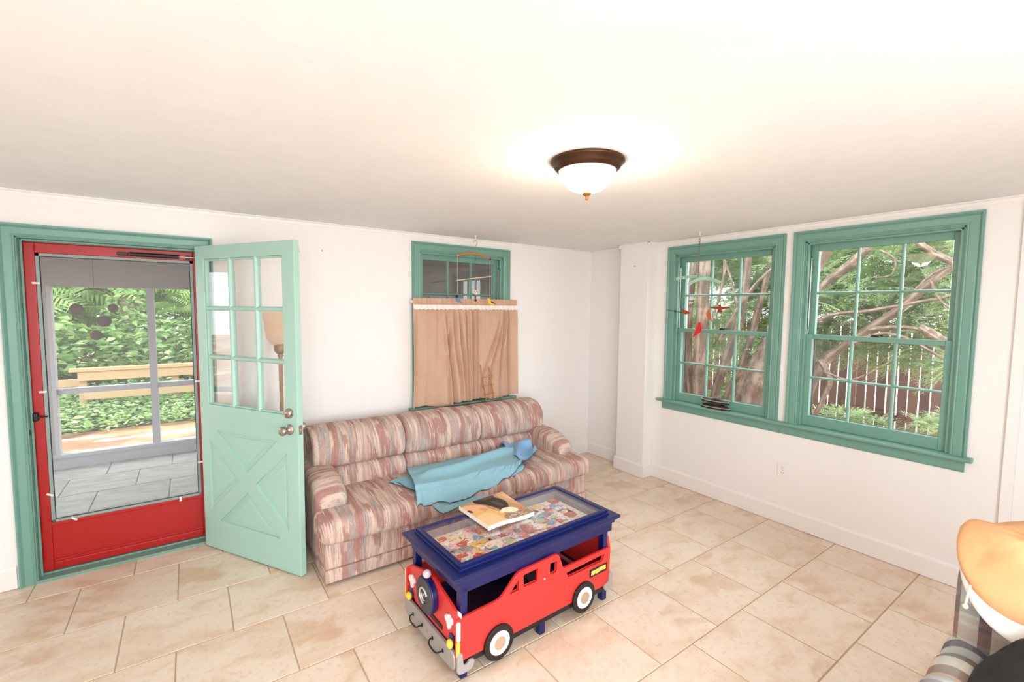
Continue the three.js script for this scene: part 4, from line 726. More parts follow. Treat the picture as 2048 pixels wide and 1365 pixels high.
{
  const z = -3.55, q = (px, py) => onZ(px, py, z), p = q(951, 478);
  const T = thing('bird_mobile', 'wooden mobile with blue and yellow birds hanging before the curtains', 'mobile', [0, 0, 0]);
  const wood = mat(0xc9713f, 0.6), str = mat(0xcfd6cf, 0.8);
  const top = V(p.x, CEIL, z);
  add(T, 'ceiling_hook', hookGeo(top), M.white);
  add(T, 'wire_hook', tube([V(p.x - 0.02, CEIL - 0.062, z), V(p.x - 0.012, CEIL - 0.046, z), V(p.x + 0.012, CEIL - 0.05, z), V(p.x + 0.016, CEIL - 0.075, z), V(p.x, CEIL - 0.095, z), V(p.x, q(950, 508).y, z)], 0.0022, 30, 6), mat(0xb98a6a, 0.4, { metalness: 0.5 }));
  const A = q(915, 511), B = q(980, 519), mid = q(949, 508); mid.y += 0.006;
  const curve = new THREE.QuadraticBezierCurve3(A, V((A.x + B.x) / 2, mid.y + (mid.y - (A.y + B.y) / 2) * 0.8, z), B);
  add(T, 'bow', new THREE.TubeGeometry(curve, 30, 0.009, 8).translate(0, 0, 0), wood);
  add(T, 'bow_tip', new THREE.SphereGeometry(0.012, 12, 8).translate(A.x, A.y, A.z), mat(0xd98079, 0.6)); add(T, 'bow_tip', new THREE.SphereGeometry(0.012, 12, 8).translate(B.x, B.y, B.z), mat(0x4a3440, 0.6));
  const c0 = q(949, 556); add(T, 'centre_string', bar(V(p.x, mid.y, z), V(p.x, c0.y, z), 0.0016, 6), mat(0x4a5650, 0.8));
  add(T, 'dowel', bar(q(914, 561), q(983, 553), 0.0045, 8), mat(0xe3c9b0, 0.6));
  const bl = q(917, 600), ye = q(981, 604);
  add(T, 'string', bar(V(A.x, A.y, z), V(A.x, bl.y + 0.02, z), 0.0016, 6), str); add(T, 'string', bar(V(B.x, B.y, z), V(B.x, ye.y + 0.02, z), 0.0014, 6), str);
  const b1 = add(T, 'blue_bird', extrude(birdShape(0.075), 0.008, 0.002), mat(0x5f83a3, 0.6)); b1.position.set(bl.x - 0.002, bl.y, z); b1.rotation.z = -0.35; b1.userData.label = 'blue bird with black head';
  add(b1, 'head', new THREE.SphereGeometry(0.013, 12, 8).translate(-0.026, 0.022, 0.004), M.black);
  const b2 = add(T, 'yellow_bird', extrude(birdShape(0.08), 0.008, 0.002), mat(0xf2c21c, 0.6)); b2.position.set(ye.x, ye.y, z); b2.rotation.z = -0.1;
  add(b2, 'wing', extrude(roundShape([[-0.006, 0.008], [0.05, -0.01], [0.045, -0.018], [0.0, -0.006]], 0.004), 0.002, 0.0004).translate(0, 0, 0.0085), M.black);
  const ow = q(951, 585); const face = new THREE.Shape(); face.moveTo(-0.026, 0.03); face.lineTo(-0.012, 0.018); face.lineTo(0.012, 0.018); face.lineTo(0.026, 0.03); face.bezierCurveTo(0.034, 0, 0.02, -0.02, 0, -0.022); face.bezierCurveTo(-0.02, -0.02, -0.034, 0, -0.026, 0.03);
  const o1 = add(T, 'owl_face', extrude(face, 0.008, 0.002), mat(0xd9cbb8, 0.7)); o1.position.copy(ow); o1.userData.label = 'pale pointed-ear face with dark eyes';
  add(o1, 'eye', [new THREE.SphereGeometry(0.006, 8, 6).translate(-0.011, 0.004, 0.008), new THREE.SphereGeometry(0.006, 8, 6).translate(0.011, 0.004, 0.008)], mat(0x5b4038, 0.5));
  add(T, 'string', bar(V(p.x, c0.y, z), V(p.x, ow.y + 0.02, z), 0.0014, 6), str);
  add(T, 'bead_drop', [bar(V(ow.x, ow.y - 0.02, z), V(ow.x, q(951, 598).y, z), 0.0035, 8), new THREE.SphereGeometry(0.012, 12, 8).translate(ow.x, q(951, 601).y, z)], mat(0x54291c, 0.5));
}
{
  const c = onY(1400, 469, CEIL - 0.02), dirZ = c.z, q = (px, py, dx = 0) => onX(px, py, c.x + dx);
  const T = thing('cardinal_mobile', 'green mobile of red cardinals hanging from a ceiling chain', 'mobile', [0, 0, 0]);
  add(T, 'ceiling_hook', hookGeo(c), M.white);
  const chainEnd = q(1400, 553), links = []; const y0 = CEIL - 0.05, n = Math.round((y0 - chainEnd.y) / 0.019);
  for (let i = 0; i <= n; i++) links.push(new THREE.TorusGeometry(0.009, 0.0022, 6, 12).scale(0.7, 1.25, 1).rotateY(i % 2 ? 1.57 : 0).translate(c.x, y0 - i * (y0 - chainEnd.y) / n, c.z));
  add(T, 'chain', links, mat(0x8a7f66, 0.4, { metalness: 0.7 }));
  const gm = mat(0x9cc7b4, 0.5);
  const arc = (a, m, b) => { const k = V(m.x * 2 - (a.x + b.x) / 2, m.y * 2 - (a.y + b.y) / 2, m.z * 2 - (a.z + b.z) / 2), cu = new THREE.QuadraticBezierCurve3(a, k, b), pts = cu.getPoints(24), gg = []; for (let i = 0; i < 24; i++) { const d = pts[i + 1].clone().sub(pts[i]), g = box(d.length() + 0.001, 0.024, 0.007); g.applyQuaternion(new THREE.Quaternion().setFromUnitVectors(V(1, 0, 0), d.normalize())); gg.push(g.translate((pts[i].x + pts[i + 1].x) / 2, (pts[i].y + pts[i + 1].y) / 2, (pts[i].z + pts[i + 1].z) / 2)); } return gg; };
  add(T, 'long_bow', arc(q(1352, 559), q(1398, 554), q(1441, 566)), gm); add(T, 'short_bow', arc(q(1377, 570, -0.05), q(1402, 558, -0.02), q(1430, 562, 0.03)), gm);
  const str = mat(0xb9c4bd, 0.8), birdAt = (px, py, size, color, rot, up, turn = -Math.PI / 2) => {
    const p = q(px, py), b = add(T, 'cardinal', extrude(birdShape(size), 0.006, 0.0015).translate(0, 0, -0.003), mat(color, 0.55)); b.position.copy(p); b.rotation.set(0, turn, rot); add(T, 'thread', bar(V(p.x, p.y + size * 0.2, p.z), V(p.x, up, p.z), 0.0009, 5), str); return b;
  };
  const yb = q(1400, 560).y;
  birdAt(1395, 660, 0.115, 0xd8232a, 0.62 + Math.PI, yb).scale.y = -1; birdAt(1419, 631, 0.085, 0xc4622c, -0.75, yb); const wr = birdAt(1372, 624, 0.078, 0xa8401f, 0.2, yb); 
  const ws = new THREE.Shape(); ws.moveTo(-0.09, 0.006); ws.bezierCurveTo(-0.05, 0.02, -0.03, 0.012, -0.012, 0.01); ws.lineTo(-0.006, 0.03); ws.lineTo(0.006, 0.03); ws.lineTo(0.012, 0.01); ws.bezierCurveTo(0.03, 0.012, 0.05, 0.02, 0.09, 0.006); ws.bezierCurveTo(0.06, -0.006, 0.03, -0.004, 0.012, -0.008); ws.lineTo(0.024, -0.034); ws.lineTo(-0.024, -0.034); ws.lineTo(-0.012, -0.008); ws.bezierCurveTo(-0.03, -0.004, -0.06, -0.006, -0.09, 0.006);
  const fl = add(T, 'flying_bird', extrude(ws, 0.006, 0.001), mat(0x8f3a20, 0.55)); fl.position.copy(q(1440, 617)); fl.rotation.y = -Math.PI / 2; add(T, 'thread', bar(V(q(1440, 617).x, q(1440, 617).y, q(1440, 617).z), V(q(1440, 566).x, q(1440, 566).y, q(1440, 566).z), 0.0009, 5), str);
  const lf = q(1350, 623); add(T, 'leaf_sprig', [bar(q(1334, 620), q(1366, 626), 0.003, 6), new THREE.SphereGeometry(0.012, 10, 8).scale(0.6, 1, 1).translate(lf.x, lf.y, lf.z)], mat(0x1d4a3d, 0.6)); add(T, 'thread', bar(V(lf.x, lf.y, lf.z), V(lf.x, yb, lf.z), 0.0009, 5), str);
}
{
  const z = -4.6, q = (px, py) => onZ(px, py, z), T = thing('shell_mobile', 'mobile of brown discs hanging in the porch behind the screen', 'mobile', [0, 0, 0]);
  const br = mat(0x5a4a42, 0.8), c = q(188, 578);
  add(T, 'cord', bar(V(c.x, 2.26, z), V(c.x, c.y, z), 0.0016, 6), br);
  add(T, 'bow', new THREE.TubeGeometry(new THREE.QuadraticBezierCurve3(q(150, 588), q(188, 566), q(222, 592)), 20, 0.0055, 6), br); add(T, 'bow', new THREE.TubeGeometry(new THREE.QuadraticBezierCurve3(q(180, 579), q(205, 574), q(228, 588)), 20, 0.005, 6), br);
  for (const [x, y, up, r, s] of [[153, 619, 588, 0.041, 1], [226, 617, 588, 0.035, 0.9], [209, 643, 586, 0.042, 1], [193, 671, 583, 0.037, 1], [175, 646, 583, 0.034, 0.22]]) { const p = q(x, y); add(T, 'disc', lathe([[0, 0.006], [r * 0.6, 0.008], [r, 0.001], [r, -0.001], [r * 0.6, -0.008], [0, -0.006]], 22).rotateX(Math.PI / 2).scale(s, 1, 1).translate(p.x, p.y, p.z), br); add(T, 'thread', bar(V(p.x, p.y + r, z), V(p.x, q(x, up).y, z), 0.0008, 5), br); }
}

// ------------------------------------------------------------------ floor lamp behind the door, outlet, slippers, wall bits
{
  const T = thing('floor_lamp', 'brass floor lamp with ribbed glass shade behind the open door', 'floor lamp', [0.512, 0, -3.5]);
  const brass = mat(0x9a7350, 0.4, { metalness: 0.4 });
  add(T, 'base', lathe([[0, 0], [0.12, 0], [0.122, 0.012], [0.1, 0.025], [0.03, 0.04], [0.014, 0.07], [0, 0.07]], 36), brass);
  add(T, 'pole', lathe([[0, 0.04], [0.013, 0.04], [0.013, 1.3], [0.02, 1.31], [0.013, 1.33], [0, 1.33]], 20), brass);
  add(T, 'socket', lathe([[0, 1.32], [0.022, 1.325], [0.038, 1.345], [0.04, 1.385], [0.02, 1.39], [0, 1.39]], 24), brass);
  add(T, 'switch', bar(V(0.03, 1.335, 0.03), V(0.045, 1.332, 0.05), 0.004, 8), brass);
  const sp = [[0.04, 1.385], [0.062, 1.395], [0.082, 1.43], [0.092, 1.5], [0.098, 1.56], [0.106, 1.6], [0.11, 1.612]], g = lathe([...sp, ...sp.slice().reverse().map(([r, y]) => [r - 0.003, y])], 96), p = g.attributes.position;
  for (let i = 0; i < p.count; i++) { const a = Math.atan2(p.getZ(i), p.getX(i)), k = 1 + 0.018 * Math.sin(a * 24); p.setX(i, p.getX(i) * k); p.setZ(i, p.getZ(i) * k); } g.computeVertexNormals();
  const sh = add(T, 'glass_shade', g, phys(0xfbf1e6, 0.12, { transmission: 0.86, thickness: 0, ior: 1.45, side: THREE.DoubleSide })); sh.userData.label = 'ribbed amber glass shade';
}
{
  const T = thing('wall_outlet', 'white wall outlet below the pair of green windows', 'outlet', [RIGHT, 0.422, -1.622], -Math.PI / 2);
  add(T, 'plate', rbox(0.075, 0.118, 0.006, 0.003, 0, 0, 0.003), M.whiteTrim);
  for (const y of [0.02, -0.02]) { const s = add(T, 'socket', extrude(roundShape([[-0.017, y - 0.014], [0.017, y - 0.014], [0.017, y + 0.014], [-0.017, y + 0.014]], 0.008), 0.002, 0.0005).translate(0, 0, 0.006), M.whiteTrim); add(s, 'slots', [box(0.0025, 0.009, 0.002, -0.007, y + 0.002, 0.0075), box(0.0025, 0.007, 0.002, 0.007, y + 0.002, 0.0075), new THREE.CylinderGeometry(0.0025, 0.0025, 0.002, 8).rotateX(Math.PI / 2).translate(0, y - 0.008, 0.0075)], M.darkSeal); }
  add(T, 'screw', new THREE.CylinderGeometry(0.003, 0.003, 0.002, 10).rotateX(Math.PI / 2).translate(0, 0, 0.0065), M.nickel);
}
{
  const mk = (name, label, y, turn, dx, dz) => {
    const T = thing(name, label, 'slipper', [RIGHT - 0.012 + dx, y, -2.19 + dz], Math.PI / 2 + turn, 'pair of slippers on the window stool');
    const out = []; for (let i = 0; i < 28; i++) { const t = i / 28 * Math.PI * 2, c = Math.cos(t), s = Math.sin(t); out.push([0.135 * c, (0.04 + 0.006 * c) * s * (1 - 0.12 * Math.cos(t * 2))]); }
    add(T, 'sole', extrude(shapeOf(out), 0.016, 0.004).rotateX(-Math.PI / 2), M.black);
    add(T, 'welt', extrude(shapeOf(out.map(([a, b]) => [a * 1.01, b * 1.03])), 0.006, 0.002).rotateX(-Math.PI / 2).translate(0, 0.012, 0), mat(0xb7aaa2, 0.7));
    const g = new THREE.SphereGeometry(1, 24, 12, 0, Math.PI * 2, 0, Math.PI / 2), p = g.attributes.position; for (let i = 0; i < p.count; i++) { const x = p.getX(i), h = 0.014 + 0.012 * Math.max(0, 1 - Math.abs(x + 0.3) * 2) + 0.006 * (vn(x * 6 + 9, p.getZ(i) * 6 + 9, 3) - 0.5); p.setXYZ(i, x * 0.125, 0.018 + p.getY(i) * h, p.getZ(i) * 0.037); } g.computeVertexNormals();
    add(T, 'upper', g, mat(0x3b2b25, 0.55)); add(T, 'bow', [new THREE.TorusGeometry(0.012, 0.004, 6, 14).rotateX(1.2).translate(-0.03, 0.046, 0.006), new THREE.TorusGeometry(0.01, 0.004, 6, 14).rotateX(1.4).translate(-0.002, 0.042, -0.004)], mat(0x8f7a6c, 0.6));
  };
  mk('slipper', 'dark flat slipper on the green window stool, lower of the pair', 0.801, 0.04, 0, 0);
  mk('slipper', 'dark flat slipper stacked atop the other on the window stool', 0.853, -0.05, 0.008, -0.012);
}
{
  const p = onZ(597, 498, BACK); const T = thing('curtain_bracket', 'small white curtain bracket left on the wall behind the door', 'bracket', [p.x, p.y, BACK]);
  add(T, 'plate', rbox(0.03, 0.045, 0.004, 0.002, 0, 0, 0.002), M.white); add(T, 'hook', rbox(0.012, 0.02, 0.03, 0.003, 0.004, -0.01, 0.018), M.white);
  for (const [px, py] of [[644, 502], [1270, 533]]) { const q = px < 1000 ? onZ(px, py, BACK) : onX(px, py, 3.585); const n = thing('wall_nail', px < 1000 ? 'tiny nail head in the wall between door and curtains' : 'tiny nail head in the boxed corner beside the windows', 'nail', [q.x, q.y, q.z], px < 1000 ? 0 : -Math.PI / 2); add(n, 'head', new THREE.CylinderGeometry(0.004, 0.004, 0.006, 10).rotateX(Math.PI / 2).translate(0, 0, 0.002), M.darkSeal); }
}

// ------------------------------------------------------------------ porch beyond the entry
const PZ0 = BACK - WT, PZ1 = -6.38, PX0 = -1.75, PX1 = 5.2;
{
  const F = struct('porch_floor', 'grey stone tile floor of the screened porch', 'floor');
  const tiles = [0, 1, 2].map((k) => mat(0xffffff, 0.6, { map: texture(192, 192, (u, v) => { const n = fbm(u * 4, v * 9, 300 + k, 4), m = fbm(u * 30, v * 30, 320 + k, 2); return mix3(mix3([166, 167, 163], [146, 147, 145], sm(0.35, 0.7, n)), [198, 196, 190], sm(0.6, 0.85, m) * 0.3); }) }));
  add(F, 'slab', span(PX0 - 0.1, PX1, -0.35, -0.023, PZ1 - 0.06, PZ0), M.porch);
  const s = 0.52, dz = (PZ0 - PZ1) / 5, g = box(s - 0.008, 0.012, dz - 0.008, 0, -0.017, 0);
  for (let r = 0; r < 5; r++) for (let x = PX0 + s / 2 - (r % 2) * s / 2; x < PX1 + s / 2; x += s) add(F, 'tile', g, pick(tiles)).position.set(x, 0, PZ0 - dz * (r + 0.5));
}
{
  const C = new THREE.Mesh(span(PX0 - 0.1, PX1, 2.27, 2.4, PZ1 - 0.3, PZ0), M.porch); C.name = 'porch_ceiling'; C.userData = { label: 'grey ceiling of the screened porch', category: 'ceiling', kind: 'structure' }; scene.add(C);
  const W = struct('porch_wall', 'grey post and rail wall of the screened porch', 'porch wall');
  const z0 = PZ1 - 0.05, z1 = PZ1 + 0.05, m = M.porchFrame;
  add(W, 'header', span(PX0 - 0.1, PX1, 1.83, 2.27, z0, z1), M.porch); add(W, 'sill', [span(PX0 - 0.1, PX1, -0.02, 0.1, z0, z1 + 0.012), span(PX0 - 0.1, PX1, 0.1, 0.135, z0 + 0.02, z1 + 0.03)], m);
  add(W, 'corner_post', span(PX0 - 0.1, -1.13, 0.1, 1.83, z0, z1 - 0.004), M.porch); add(W, 'post_trim', span(-1.13, -1.1, 0.13, 1.83, z0 + 0.01, z1 + 0.02), m);
  for (let x = -0.33; x < PX1; x += 0.78) add(W, 'mullion', span(x - 0.033, x + 0.033, 0.13, 1.83, z0 + 0.01, z1), m);
  add(W, 'mid_rail', span(-1.1, PX1, 0.745, 0.8, z0 + 0.014, z1 - 0.006), m);
  add(W, 'solid_panel', span(1.2, PX1, -0.02, 1.83, z0 + 0.02, z1 - 0.02), m);
  add(W, 'end_rail', [span(PX0 - 0.1, PX0, -0.02, 0.12, PZ1, PZ0), span(PX0 - 0.1, PX0, 2.0, 2.27, PZ1, PZ0), span(PX0 - 0.1, PX0, 0.745, 0.8, PZ1, PZ0)], m); for (const z of [PZ1 + 0.9, PZ1 + 1.7, PZ0 - 0.05]) add(W, 'end_post', span(PX0 - 0.09, PX0 - 0.01, 0.12, 2.0, z - 0.04, z + 0.04), m); add(W, 'end_wall', span(PX1 - 0.1, PX1, -0.02, 2.27, PZ1, PZ0), M.porch);
}

// ------------------------------------------------------------------ garden
const GY = -0.32;
{
  const soil = texture(512, 512, (u, v) => { const n = fbm(u * 7, v * 7, 401, 5, 7, 7), k = fbm(u * 60, v * 60, 405, 2, 60, 60), s = fbm(u * 5 + 3, v * 11, 411, 4, 5, 11); let c = mix3([196, 150, 116], [150, 108, 80], sm(0.35, 0.7, n)); c = mix3(c, [110, 84, 60], sm(0.6, 0.85, k) * 0.5); return mix3(c, [226, 222, 226], sm(0.62, 0.68, s) * 0.85); }); soil.repeat.set(0.28, 0.28);
  const G = new THREE.Mesh(box(70, 0.3, 70, 5, GY - 0.15, -5), mat(0xffffff, 0.95, { map: soil })); const p = G.geometry.attributes.position, uv = G.geometry.attributes.uv; for (let i = 0; i < p.count; i++) uv.setXY(i, p.getX(i), p.getZ(i));
  G.name = 'ground'; G.userData = { label: 'bare brown garden soil with pale patches', category: 'ground', kind: 'structure' }; scene.add(G);
}
const leafGeo = (() => { const g = new THREE.BufferGeometry(); g.setAttribute('position', new THREE.Float32BufferAttribute([0, 0, 0, 0.32, 0.08, 0.35, 0, -0.03, 0.5, 0, 0, 0, 0, -0.03, 0.5, -0.32, 0.08, 0.35, 0.32, 0.08, 0.35, 0.0, -0.1, 1, 0, -0.03, 0.5, -0.32, 0.08, 0.35, 0, -0.03, 0.5, 0, -0.1, 1], 3)); g.computeVertexNormals(); return g; })();
const frondGeo = (() => { const P = []; for (let i = 0; i < 9; i++) { const t = 0.08 + i * 0.1, l = 0.26 * Math.sin(Math.PI * (0.15 + 0.8 * i / 9)) + 0.06; for (const s of [-1, 1]) P.push(0, -0.15 * t * t, t, s * l, -0.1 - 0.15 * t * t, t + 0.12, s * 0.01, -0.15 * t * t, t + 0.085); } const g = new THREE.BufferGeometry(); g.setAttribute('position', new THREE.Float32BufferAttribute(P, 3)); g.computeVertexNormals(); return g; })();
const sprayGeo = (() => { const P = []; const needle = (x, y, z, dx, dy, dz, w) => { P.push(x - w, y, z, x + w, y, z, x + dx, y + dy, z + dz); }; for (let b = 0; b < 5; b++) { const a = (b - 2) * 0.42, L = 1 - Math.abs(b - 2) * 0.16; for (let i = 0; i < 7; i++) { const t = (0.2 + i / 8) * L, x = Math.sin(a) * t, z = Math.cos(a) * t; for (const s of [-1, 1]) { const q = a + s * 0.75; needle(x, -0.12 * t * t, z, Math.sin(q) * 0.2, (i % 3 - 1) * 0.03, Math.cos(q) * 0.22, 0.03); } } } const g = new THREE.BufferGeometry(); g.setAttribute('position', new THREE.Float32BufferAttribute(P, 3)); g.computeVertexNormals(); return g; })();
const leafMat = phys(0xffffff, 1.0, { transmission: 0.4, thickness: 0, side: THREE.DoubleSide });
function foliage(parent, name, geo, n, sampler, size, colors, up = 0.5) {
  const m = new THREE.InstancedMesh(geo, leafMat, n), q = new THREE.Quaternion(), e = new THREE.Euler(), M4 = new THREE.Matrix4(), c = new THREE.Color();
  for (let i = 0; i < n; i++) { const p = sampler(i); e.set(rr(-1, 1) * (1 - up) * 1.6 - 0.2, rr(0, 6.283), rr(-0.6, 0.6)); const s = rr(size[0], size[1]); M4.compose(p, q.setFromEuler(e), V(s, s, s)); m.setMatrixAt(i, M4); const k = pick(colors), v = rr(0.8, 1.2); m.setColorAt(i, c.setRGB(k[0] * v, k[1] * v, k[2] * v)); }
  m.name = name; m.userData.kind = 'stuff'; parent.add(m); return m;
}
const inBall = (c, r) => { let x, y, z; do { x = rr(-1, 1); y = rr(-1, 1); z = rr(-1, 1); } while (x * x + y * y + z * z > 1); return V(c[0] + x * r[0], c[1] + y * r[1], c[2] + z * r[2]); };
const GREENS = [[0.28, 0.5, 0.15], [0.42, 0.63, 0.23], [0.2, 0.38, 0.12], [0.54, 0.71, 0.34], [0.33, 0.55, 0.2]];
seed = 2024;
{ // ivy carpet on the bank
  const o = new THREE.Group(); o.name = 'ivy_ground_cover'; o.userData = { label: 'light green ivy covering the bank beyond the porch', category: 'ivy', kind: 'stuff' }; scene.add(o);
  add(o, 'bank', (() => { const g = new THREE.PlaneGeometry(14, 4.2, 50, 20).rotateX(-Math.PI / 2).translate(-1, 0, -11.6), p = g.attributes.position; for (let i = 0; i < p.count; i++) { const d = -p.getZ(i) - 9.5; p.setY(i, GY + 0.02 + 0.16 * Math.max(0, d) + 0.08 * (fbm(p.getX(i), d, 5, 3) - 0.5)); } g.computeVertexNormals(); return g; })(), mat(0x3d4a26, 1));
  foliage(o, 'leaves', leafGeo, 15000, () => { const x = rr(-5.5, 3.5), d = -0.15 + Math.pow(rnd(), 0.8) * 2.2 + 0.2 * (fbm(x * 2, 1, 8, 2) - 0.5); return V(x, GY + 0.05 + 0.16 * Math.max(0, d) + rr(0, 0.16), -9.4 - d); }, [0.06, 0.12], GREENS, 0.7);
}
const shrub = (label, c, r, n, geo, size, colors, name = 'shrub') => { const o = thing(name, label, 'shrub', [c[0], GY, c[2]]); const st = []; for (let k = 0; k < 4; k++) st.push(bar(V(rr(-0.1, 0.1), 0, rr(-0.1, 0.1)), V(rr(-0.6, 0.6) * r[0], (c[1] - GY) + rr(-0.3, 0.4) * r[1], rr(-0.5, 0.5) * r[2]), 0.025, 6, 0.008)); add(o, 'stems', st, M.bark); foliage(o, 'foliage', geo, n, () => inBall([0, c[1] - GY, 0], r), size, colors, 0.55); return o; };
shrub('broad-leaved green shrub above the end of the garden rail', [-2.6, 0.95, -11.6], [1.1, 0.8, 0.7], 1500, leafGeo, [0.13, 0.28], GREENS);
shrub('ferny sumac shrub beyond the porch, left of the ivy trunk', [-2.3, 2.5, -12.4], [1.5, 1.2, 0.8], 900, frondGeo, [0.45, 0.8], [[0.42, 0.68, 0.2], [0.3, 0.6, 0.15], [0.55, 0.75, 0.32]], 'sumac');
shrub('dense leafy shrub behind the garden rail', [-0.7, 0.75, -11.9], [1.3, 0.7, 0.6], 1700, leafGeo, [0.1, 0.22], GREENS);
shrub('pale ferny sumac beyond the porch, right of the ivy trunk', [0.6, 2.3, -12.6], [1.4, 1.2, 0.8], 800, frondGeo, [0.4, 0.75], [[0.5, 0.74, 0.28], [0.36, 0.62, 0.18], [0.62, 0.8, 0.4]], 'sumac');
shrub('low green shrub at the far end of the garden rail', [0.9, 0.7, -11.8], [1.0, 0.75, 0.6], 1200, leafGeo, [0.1, 0.2], GREENS);
{ // trunk wrapped in ivy
  const o = thing('ivy_tree', 'tree trunk wrapped in climbing ivy beyond the porch', 'tree', [-1.0, GY, -12.0]);
  add(o, 'trunk', tube([V(0, 0, 0), V(0.04, 1.2, 0), V(-0.02, 2.6, 0), V(0.05, 4.6, 0)], 0.13, 20, 10), M.bark);
  foliage(o, 'ivy', leafGeo, 2200, () => { const a = rr(0, 6.283), r = rr(0.14, 0.34); return V(Math.cos(a) * r, rr(0.3, 4.6), Math.sin(a) * r); }, [0.09, 0.17], GREENS, 0.3);
}
for (const [label, c, r, n] of [['dark tree crown behind the porch shrubs', [-4.2, 2.6, -15], [2.4, 2.6, 1.2], 3800], ['tall green tree behind the ivy trunk', [-1.2, 3.0, -15.2], [2.4, 2.8, 1.2], 4200], ['tall green tree behind the pale sumac', [1.8, 3.0, -15], [2.2, 2.8, 1.2], 3600], ['broad green tree behind the sofa side of the house', [5.5, 2.8, -13], [2.6, 2.8, 1.4], 2600]]) {
  const o = thing('tree', label, 'tree', [c[0], GY, c[2]]); add(o, 'trunk', bar(V(0, 0, 0), V(0, c[1] + 1, 0), 0.14, 10, 0.06), M.bark); foliage(o, 'crown', leafGeo, n, () => inBall([0, c[1] - GY, 0], r), [0.2, 0.38], [[0.1, 0.24, 0.06], [0.16, 0.34, 0.08], [0.24, 0.44, 0.12], [0.07, 0.16, 0.05]], 0.5);
}
{ // timber rail
  const z = -10.3, q = (px, py) => onZ(px, py, z), T = thing('garden_rail', 'low weathered timber rail fence half buried in ivy', 'fence', [0, 0, 0]);
  const w = mat(0xb59a76, 0.9), y = (px, py) => q(px, py).y, a = q(155, 740), e = 2.2;
  const part = (n, x0, x1, y0, y1, zz, d = 0.04) => add(T, n, span(x0, x1, y0, y1, zz - d / 2, zz + d / 2, 0.006), w);
  part('cap_board', a.x - 0.1, e, y(160, 744), y(160, 737), z, 0.14); part('upper_board', a.x, e, y(160, 763), y(160, 744), z + 0.03); part('lower_board', a.x + 0.06, e, y(170, 800), y(170, 782), z + 0.03);
  part('side_board', -3.2, a.x, y(120, 781), y(120, 765), z - 0.3);
  for (const x of [a.x + 0.05, a.x + 1.3, a.x + 2.6]) part('post', x - 0.05, x + 0.05, -0.2, y(160, 745), z - 0.05, 0.09);
}
// ------------------------------------------------------------------ garden beside the pair of windows
{ // board fence
  const T = thing('board_fence', 'dark red-brown board fence with bright gaps behind the yew', 'fence', [9.0, 0, 0]);
  const ms = [0x5a3a33, 0x64443a, 0x503530, 0x6a4c44].map((c) => mat(c, 0.9)), g = rbox(0.022, 1.75, 0.115, 0.003, 0, 0, 0, 1);
  let k = 0; for (let z = -9.2; z < 0.6; z += 0.1335, k++) { const b = add(T, 'board', g, ms[k % 4]); b.position.set(0, GY + 0.92 + 0.02 * Math.sin(k * 2.3), z + 0.0025 * Math.sin(k * 5.1)); b.rotation.x = 0.006 * Math.sin(k * 3.7); }
  for (const y of [GY + 0.3, GY + 1.5]) add(T, 'rail', box(0.05, 0.09, 10, 0.04, y, -4.3), ms[2]);
}
const stem = (pts, r0, r1, x) => { // tapered limb through photo directions at the depth of the tree
  const P = pts.map(([px, py, dx = 0]) => onX(px, py, x + dx)), c = new THREE.CatmullRomCurve3(P), n = 22, sides = 8, fr = c.computeFrenetFrames(n), pos = [], I = [], uv = [];
  for (let i = 0; i <= n; i++) { const p = c.getPoint(i / n), r = (r0 + (r1 - r0) * i / n) * (0.9 + 0.25 * vn(i * 0.8, r0 * 100, 3)); for (let j = 0; j <= sides; j++) { const a = j / sides * Math.PI * 2, d = fr.normals[i].clone().multiplyScalar(Math.cos(a)).addScaledVector(fr.binormals[i], Math.sin(a)); pos.push(p.x + d.x * r, p.y + d.y * r, p.z + d.z * r); uv.push(j / sides, i / 4); } }
  for (let i = 0; i < n; i++) for (let j = 0; j < sides; j++) { const a = i * (sides + 1) + j, b = a + sides + 1; I.push(a, a + 1, b, a + 1, b + 1, b); }
  const g = new THREE.BufferGeometry(); g.setAttribute('position', new THREE.Float32BufferAttribute(pos, 3)); g.setAttribute('uv', new THREE.Float32BufferAttribute(uv, 2)); g.setIndex(I); g.computeVertexNormals(); return g;
};
const barkT = texture(256, 256, (u, v) => { const n = fbm(u * 6, v * 3, 501, 4, 6, 3), k = fbm(u * 30, v * 6, 505, 3, 30, 6); return mix3(mix3([146, 130, 115], [104, 89, 77], sm(0.35, 0.7, n)), [82, 69, 60], sm(0.55, 0.8, k) * 0.6); });
const barkM = mat(0xffffff, 0.95, { map: barkT });
const YEW = [[0.28, 0.44, 0.15], [0.4, 0.56, 0.24], [0.2, 0.34, 0.12], [0.52, 0.64, 0.36], [0.25, 0.4, 0.17]];
const at = (px, py, x) => { const p = onX(px, py, x); return [p.x, p.y, p.z]; };
seed = 31337;
